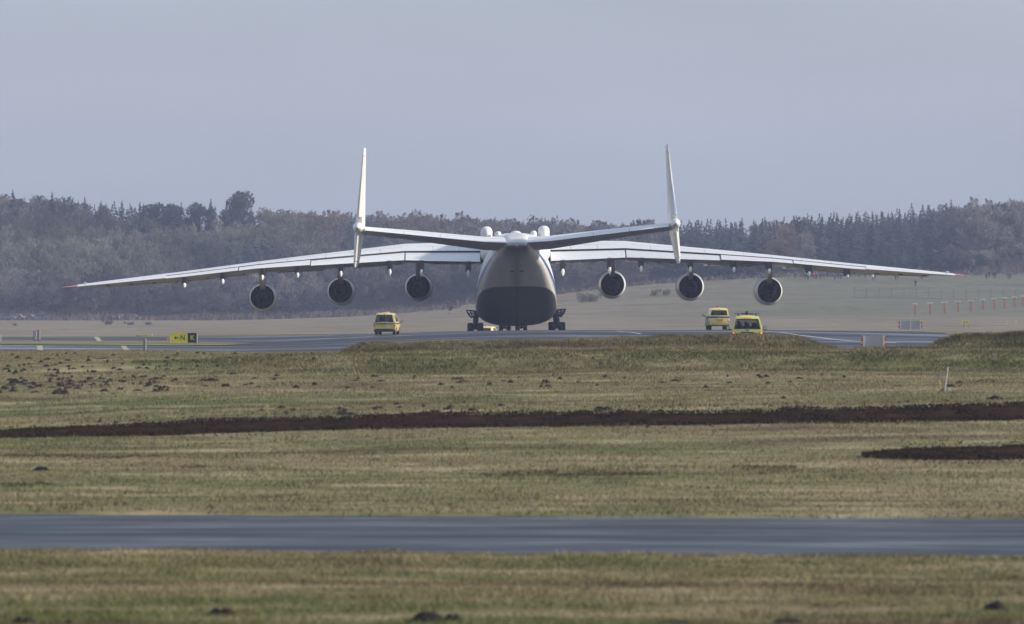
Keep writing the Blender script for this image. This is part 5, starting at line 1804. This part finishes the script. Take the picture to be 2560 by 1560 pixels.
v = bare_crown(91, 3600, .60, spread=4.6, base=.2)
CROWNS['round', 0] = tri_mesh('crown', v, M['crown_spruce'])
TR_B, TR_C, TR_P = trunk_mesh(1, 14, False, M['bark']), trunk_mesh(2, 14, True, M['bark']), trunk_mesh(3, 14, False, M['bark_pale'])

def tree(kind, px, D, ytop, label, group=None, mat=None, wide=1.0, trunk=None, h=None):
    X, Y, Z = at(px, D)
    ht = h if h else (CAM_Z - (ytop - 780) * D / FPX) - Z
    root = empty('tree', (X, Y, Z - .2), (0, 0, random.uniform(0, 6.28)), label, 'tree', group)
    s = ht / 14.3
    root.scale = (s * wide, s * wide, s)
    key = (kind, random.randrange(3) if kind in ('bare', 'fir') else 0)
    c = link('crown', CROWNS[key], root)
    if mat:
        c.material_slots[0].link = 'OBJECT'
        c.material_slots[0].material = M[mat]
    link('trunk', trunk or (TR_C if kind == 'fir' else TR_B), root)
    return root
for px, y in ((32, 474), (130, 480), (160, 493), (180, 498), (212, 502), (305, 501), (350, 506), (390, 505), (420, 508), (450, 505), (527, 497)):
    tree('fir' if px not in (390, 450) else 'round', px, 1690, y, 'dark conifer standing out on the left skyline of the wooded hill', 'conifers on the left skyline', wide=random.uniform(1.1, 1.6))
tree('bare', 250, 1690, 489, 'tall thin bare tree poking above the left skyline', mat='crown_brown', wide=.7)
tree('round', 597, 1680, 473, 'tall round dark tree rising well above the left skyline', wide=.95)
for px, y in ((1740, 553), (1788, 561), (1830, 556), (1852, 566), (2000, 547), (2020, 544), (2038, 546), (2055, 532), (2072, 548), (2092, 534), (2115, 540), (2130, 545), (2150, 533), (2170, 540), (2190, 530), (2212, 536),
              (2232, 529), (2250, 533), (2262, 527), (2277, 525), (2300, 527), (2318, 530), (2332, 524), (2347, 522)):
    tree('fir', px, 1690, y + 4, 'dark spruce in the jagged row on the right skyline', 'spruces on the right skyline', wide=random.uniform(.9, 1.3))
for k in range(34):
    px = 2115 + k * 9.3 + random.uniform(-4, 4)
    tree('fir', px, 1452 + random.uniform(0, 14), random.uniform(622, 655), 'low dark spruce in the plantation edge at right above the spectators', 'spruces at the right wood edge', wide=random.uniform(1.5, 2.2))
for px, y, mt, lb in ((2190, 572, 'crown_russet', 'broad russet bare tree before the right-hand spruces'), (2140, 585, 'crown_russet', 'russet bare tree left of the broad russet one on the right slope'),
                      (2245, 590, 'crown_russet', 'russet bare tree right of the broad russet one on the right slope'),
                      (2440, 592, 'crown_pale', 'pale feathery bare tree at the right wood edge'), (2340, 560, 'crown_pale', 'pale upright bare tree high on the right slope'),
                      (1950, 600, 'crown_russet', 'rust-brown bare tree just above the right outer engine'), (2500, 640, 'crown_pale', 'low pale bare tree at the right wood edge')):
    D = 1540 if y < 600 else 1456
    tree('bare', px, D, y, lb, mat=mt, wide=1.5 if mt == 'crown_russet' else 1.0)
tree('round', 2452, 1452, 632, 'dark round evergreen at the wood edge far right', wide=1.2)
tree('bare', 1124, 1240, 748, 'small bare tree in the field between aircraft and left inner engine', mat='crown_brown', wide=.8)
for px, y, D, w in ((1455, 731, 1330, 1.3), (1484, 733, 1328, 1.2), (1640, 722, 1352, 1.2), (1666, 721, 1354, 1.3)):
    tree('bush', px, D, y, 'low dark bush in the field right of the aircraft fuselage', 'bushes right of the fuselage', mat='crown_olive', wide=w)
for px, y, D, w in ((272, 798, 1180, 1.7), (326, 802, 1165, 1.9), (368, 803, 1160, 2.0), (35, 806, 1150, 1.6)):
    tree('bush', px, D, y, 'low round bush on the tan field beyond the left runway', 'bushes on the left tan field', mat='crown_brown', wide=w)

# the wood as one mass on the hillside
LOW = [bare_crown(200 + s, 680, .80, base=.10 if s % 2 else .25) for s in range(6)]
LOWC = [conifer_crown(300 + s, 15, 11) for s in range(3)]
VV, TT = [], []
CON = [(600, 645, 165, 45), (905, 600, 70, 55), (440, 535, 260, 34), (2190, 560, 230, 42), (2280, 655, 190, 36), (1790, 590, 150, 45),]
RUS = [(2190, 612, 95, 45), (1950, 620, 60, 40), (1050, 560, 120, 30), (830, 560, 90, 40)]
OLI = [(160, 620, 220, 70), (640, 575, 200, 45), (330, 620, 160, 60)]
def in_el(L, x, y):
    return max([1 - ((x - a) / c) ** 2 - ((y - b_) / d) ** 2 for a, b_, c, d in L])
nt_ = 0
for D in np.arange(1456, 1775, 8.5):
    step = 6.6
    for X in np.arange(-.098 * D, .098 * D, step):
        x = X + random.uniform(-2.6, 2.6)
        d = D + random.uniform(-3.5, 3.5)
        px = 1280 + FPX * x / d
        z = gz(x, d)
        py = 780 - (z + 10 - CAM_Z) * FPX / d
        e = random.uniform(-.35, .35)
        ridge = d > 1715
        con = in_el(CON, px, py) + e > 0.05
        ht = random.uniform(9, 14.5) if d < 1715 else random.uniform(11.0, 13.2)
        if px > 1950 and d < 1475: ht *= .55
        s = ht / 14.3
        if con:
            v = random.choice(LOWC) * np.array([s * 1.7, s * 1.7, s])
            t = np.array([.076, .088, .092]) * random.uniform(.7, 1.3)
        else:
            v = random.choice(LOW) * np.array([s * 1.15, s * 1.15, s])
            t = np.array([.158, .140, .134])
            if in_el(RUS, px, py) + e > 0: t = np.array([.155, .118, .096])
            elif in_el(OLI, px, py) + e > 0: t = np.array([.172, .164, .125])
            elif random.random() < .12: t = np.array([.085, .078, .072])
            elif random.random() < .10: t = np.array([.21, .185, .15])
            t = t * random.uniform(.75, 1.25) * (1 + .9 * float(vnoise(np.array([x / 22]), np.array([d / 30]), 81)[0]))
        a = random.uniform(0, 6.28)
        ca, sa = math.cos(a), math.sin(a)
        v = np.stack([v[:, 0] * ca - v[:, 1] * sa + x, v[:, 0] * sa + v[:, 1] * ca + d, v[:, 2] + z - .2], 1)
        VV.append(v)
        TT.append(np.repeat(np.array([[*t, 1.0]]), len(v), 0))
        nt_ += 1
V_, T_ = np.concatenate(VV), np.concatenate(TT)
wood = link('winter_wood', np_mesh('winter_wood', V_, np.arange(len(V_)).reshape(-1, 3), M['wood_mass'], attr=T_))
tag(wood, 'mixed leafless winter wood covering the far hillside', 'wood', kind='stuff')
print('trees in wood', nt_, 'tris', len(V_) // 3)
# scrub along the foot of the wood
n = 26000
px = rng.uniform(-40, 2600, n)
D = rng.uniform(1408, 1462, n)
X = (px - 1280) / FPX * D
k = ((px < 1150) & ((D > 1432) | (rng.uniform(0, 1, n) < .25))) | ((D > 1440) & (rng.uniform(0, 1, n) < .35))
X, D = X[k], D[k]
o = blades('scrub', X, D, z_ground(X, D), 1.0 + 1.0 * np.clip(vnoise(X * .1, D * .1, 61) * 2, -.4, 1), .9, M['crown_brown'], .6)
tag(o, 'brown scrub and brambles along the foot of the wood', 'scrub')

# ---------------------------------------------------------------- parked cars at the far left
def car_proto(col):
    mb = MB()
    W = .88
    prof = [(-2.1, .35), (-2.15, .75), (-2.0, .95), (-1.35, 1.02), (-.75, 1.42), (.85, 1.45), (1.55, 1.0), (2.05, .92), (2.12, .4)]
    secs = []
    for x, f in ((-W, .93), (-W * .93, 1.0), (W * .93, 1.0), (W, .93)):
        secs.append([(u, x if v < 1.1 else x * .82, v * (1 if f == 1 else .985)) for u, v in prof])
    mb.loft(secs)
    return mb.mesh('body', col, smooth=30)
CARC = {'white': simple('car_white', (.7, .7, .7), .3), 'blue': simple('car_blue', (.10, .17, .36), .3), 'silver': simple('car_silver', (.42, .44, .48), .3), 'dark': simple('car_dark', (.03, .03, .04), .3)}
for i, (px, cn) in enumerate(((14, 'blue'), (42, 'white'), (70, 'silver'), (100, 'blue'), (300, 'white'), (328, 'silver'))):
    X, Y, Z = at(px, 1428 + (i % 3) * 3)
    pc = empty('parked_car', (X, Y, Z), (0, 0, R(random.uniform(-14, 14))),
               f'tiny {cn} parked car in the far row below the wood at left', 'car', 'cars parked below the wood')
    link('body', car_proto(CARC[cn]), pc)
    mb = MB()
    mb.loft([[(u, yy, v) for u, v in ((-1.2, 1.04), (-.72, 1.36), (.82, 1.38), (1.4, 1.04))] for yy in (-.885, .885)])
    mb.build('window_band', M['van_glass_dark'], pc)
    for u in (-1.3, 1.3):
        for yy in (-.8, .8):
            MB().lathe([(-.1, .1), (-.1, .3), (.1, .3), (.1, .1)], (0, 0, 0), 'y', 14).build('wheel', M['tyre'], pc).location = (u, yy, .32)

# ---------------------------------------------------------------- ordinal labels where things stand in a short row
ORD = ['leftmost', 'second from left', 'third from left', 'fourth from left', 'fifth from left', 'sixth from left', 'seventh from left',
       'eighth from left', 'ninth from left', 'tenth from left', 'rightmost']
def number_row(group, text):
    row = sorted([o for o in COL.objects if o.get('group') == group], key=lambda o: o.location.x / o.location.y)
    for k, o in enumerate(row):
        o['label'] = text.format('rightmost' if k == len(row) - 1 else ORD[k])
number_row('orange antenna masts at far right', 'orange antenna mast with white cross arm, {} in the far row')
number_row('conifers on the left skyline', 'dark conifer on the left skyline, {} of those standing out')
number_row('bushes right of the fuselage', 'low hazy bush in the field beyond the right engines, {} of four')
number_row('bushes on the left tan field', 'low round bush on the tan field beyond the left runway, {}')
for k, o in enumerate(sorted([o for o in COL.objects if o.get('group') == 'cars parked below the wood'], key=lambda o: o.location.x)):
    o['label'] = 'tiny ' + o['label'].split()[1] + ' parked car below the wood at left, ' + (ORD[k] if k < 5 else 'rightmost') + ' of the row'

# ---------------------------------------------------------------- haze
m = bpy.data.materials.new('haze')
m.use_nodes = True
m.node_tree.nodes.clear()
pv = m.node_tree.nodes.new('ShaderNodeVolumePrincipled')
pv.inputs['Color'].default_value = (.60, .70, 1.0, 1)
pv.inputs['Density'].default_value = HAZE
pv.inputs['Anisotropy'].default_value = 0.15
mo = m.node_tree.nodes.new('ShaderNodeOutputMaterial')
m.node_tree.links.new(pv.outputs[0], mo.inputs['Volume'])
hz = MB().box((0, 1000, 26), (4400, 2200, 76)).build('haze', m)
tag(hz, 'thin even winter haze over the whole airfield', 'haze', kind='stuff')
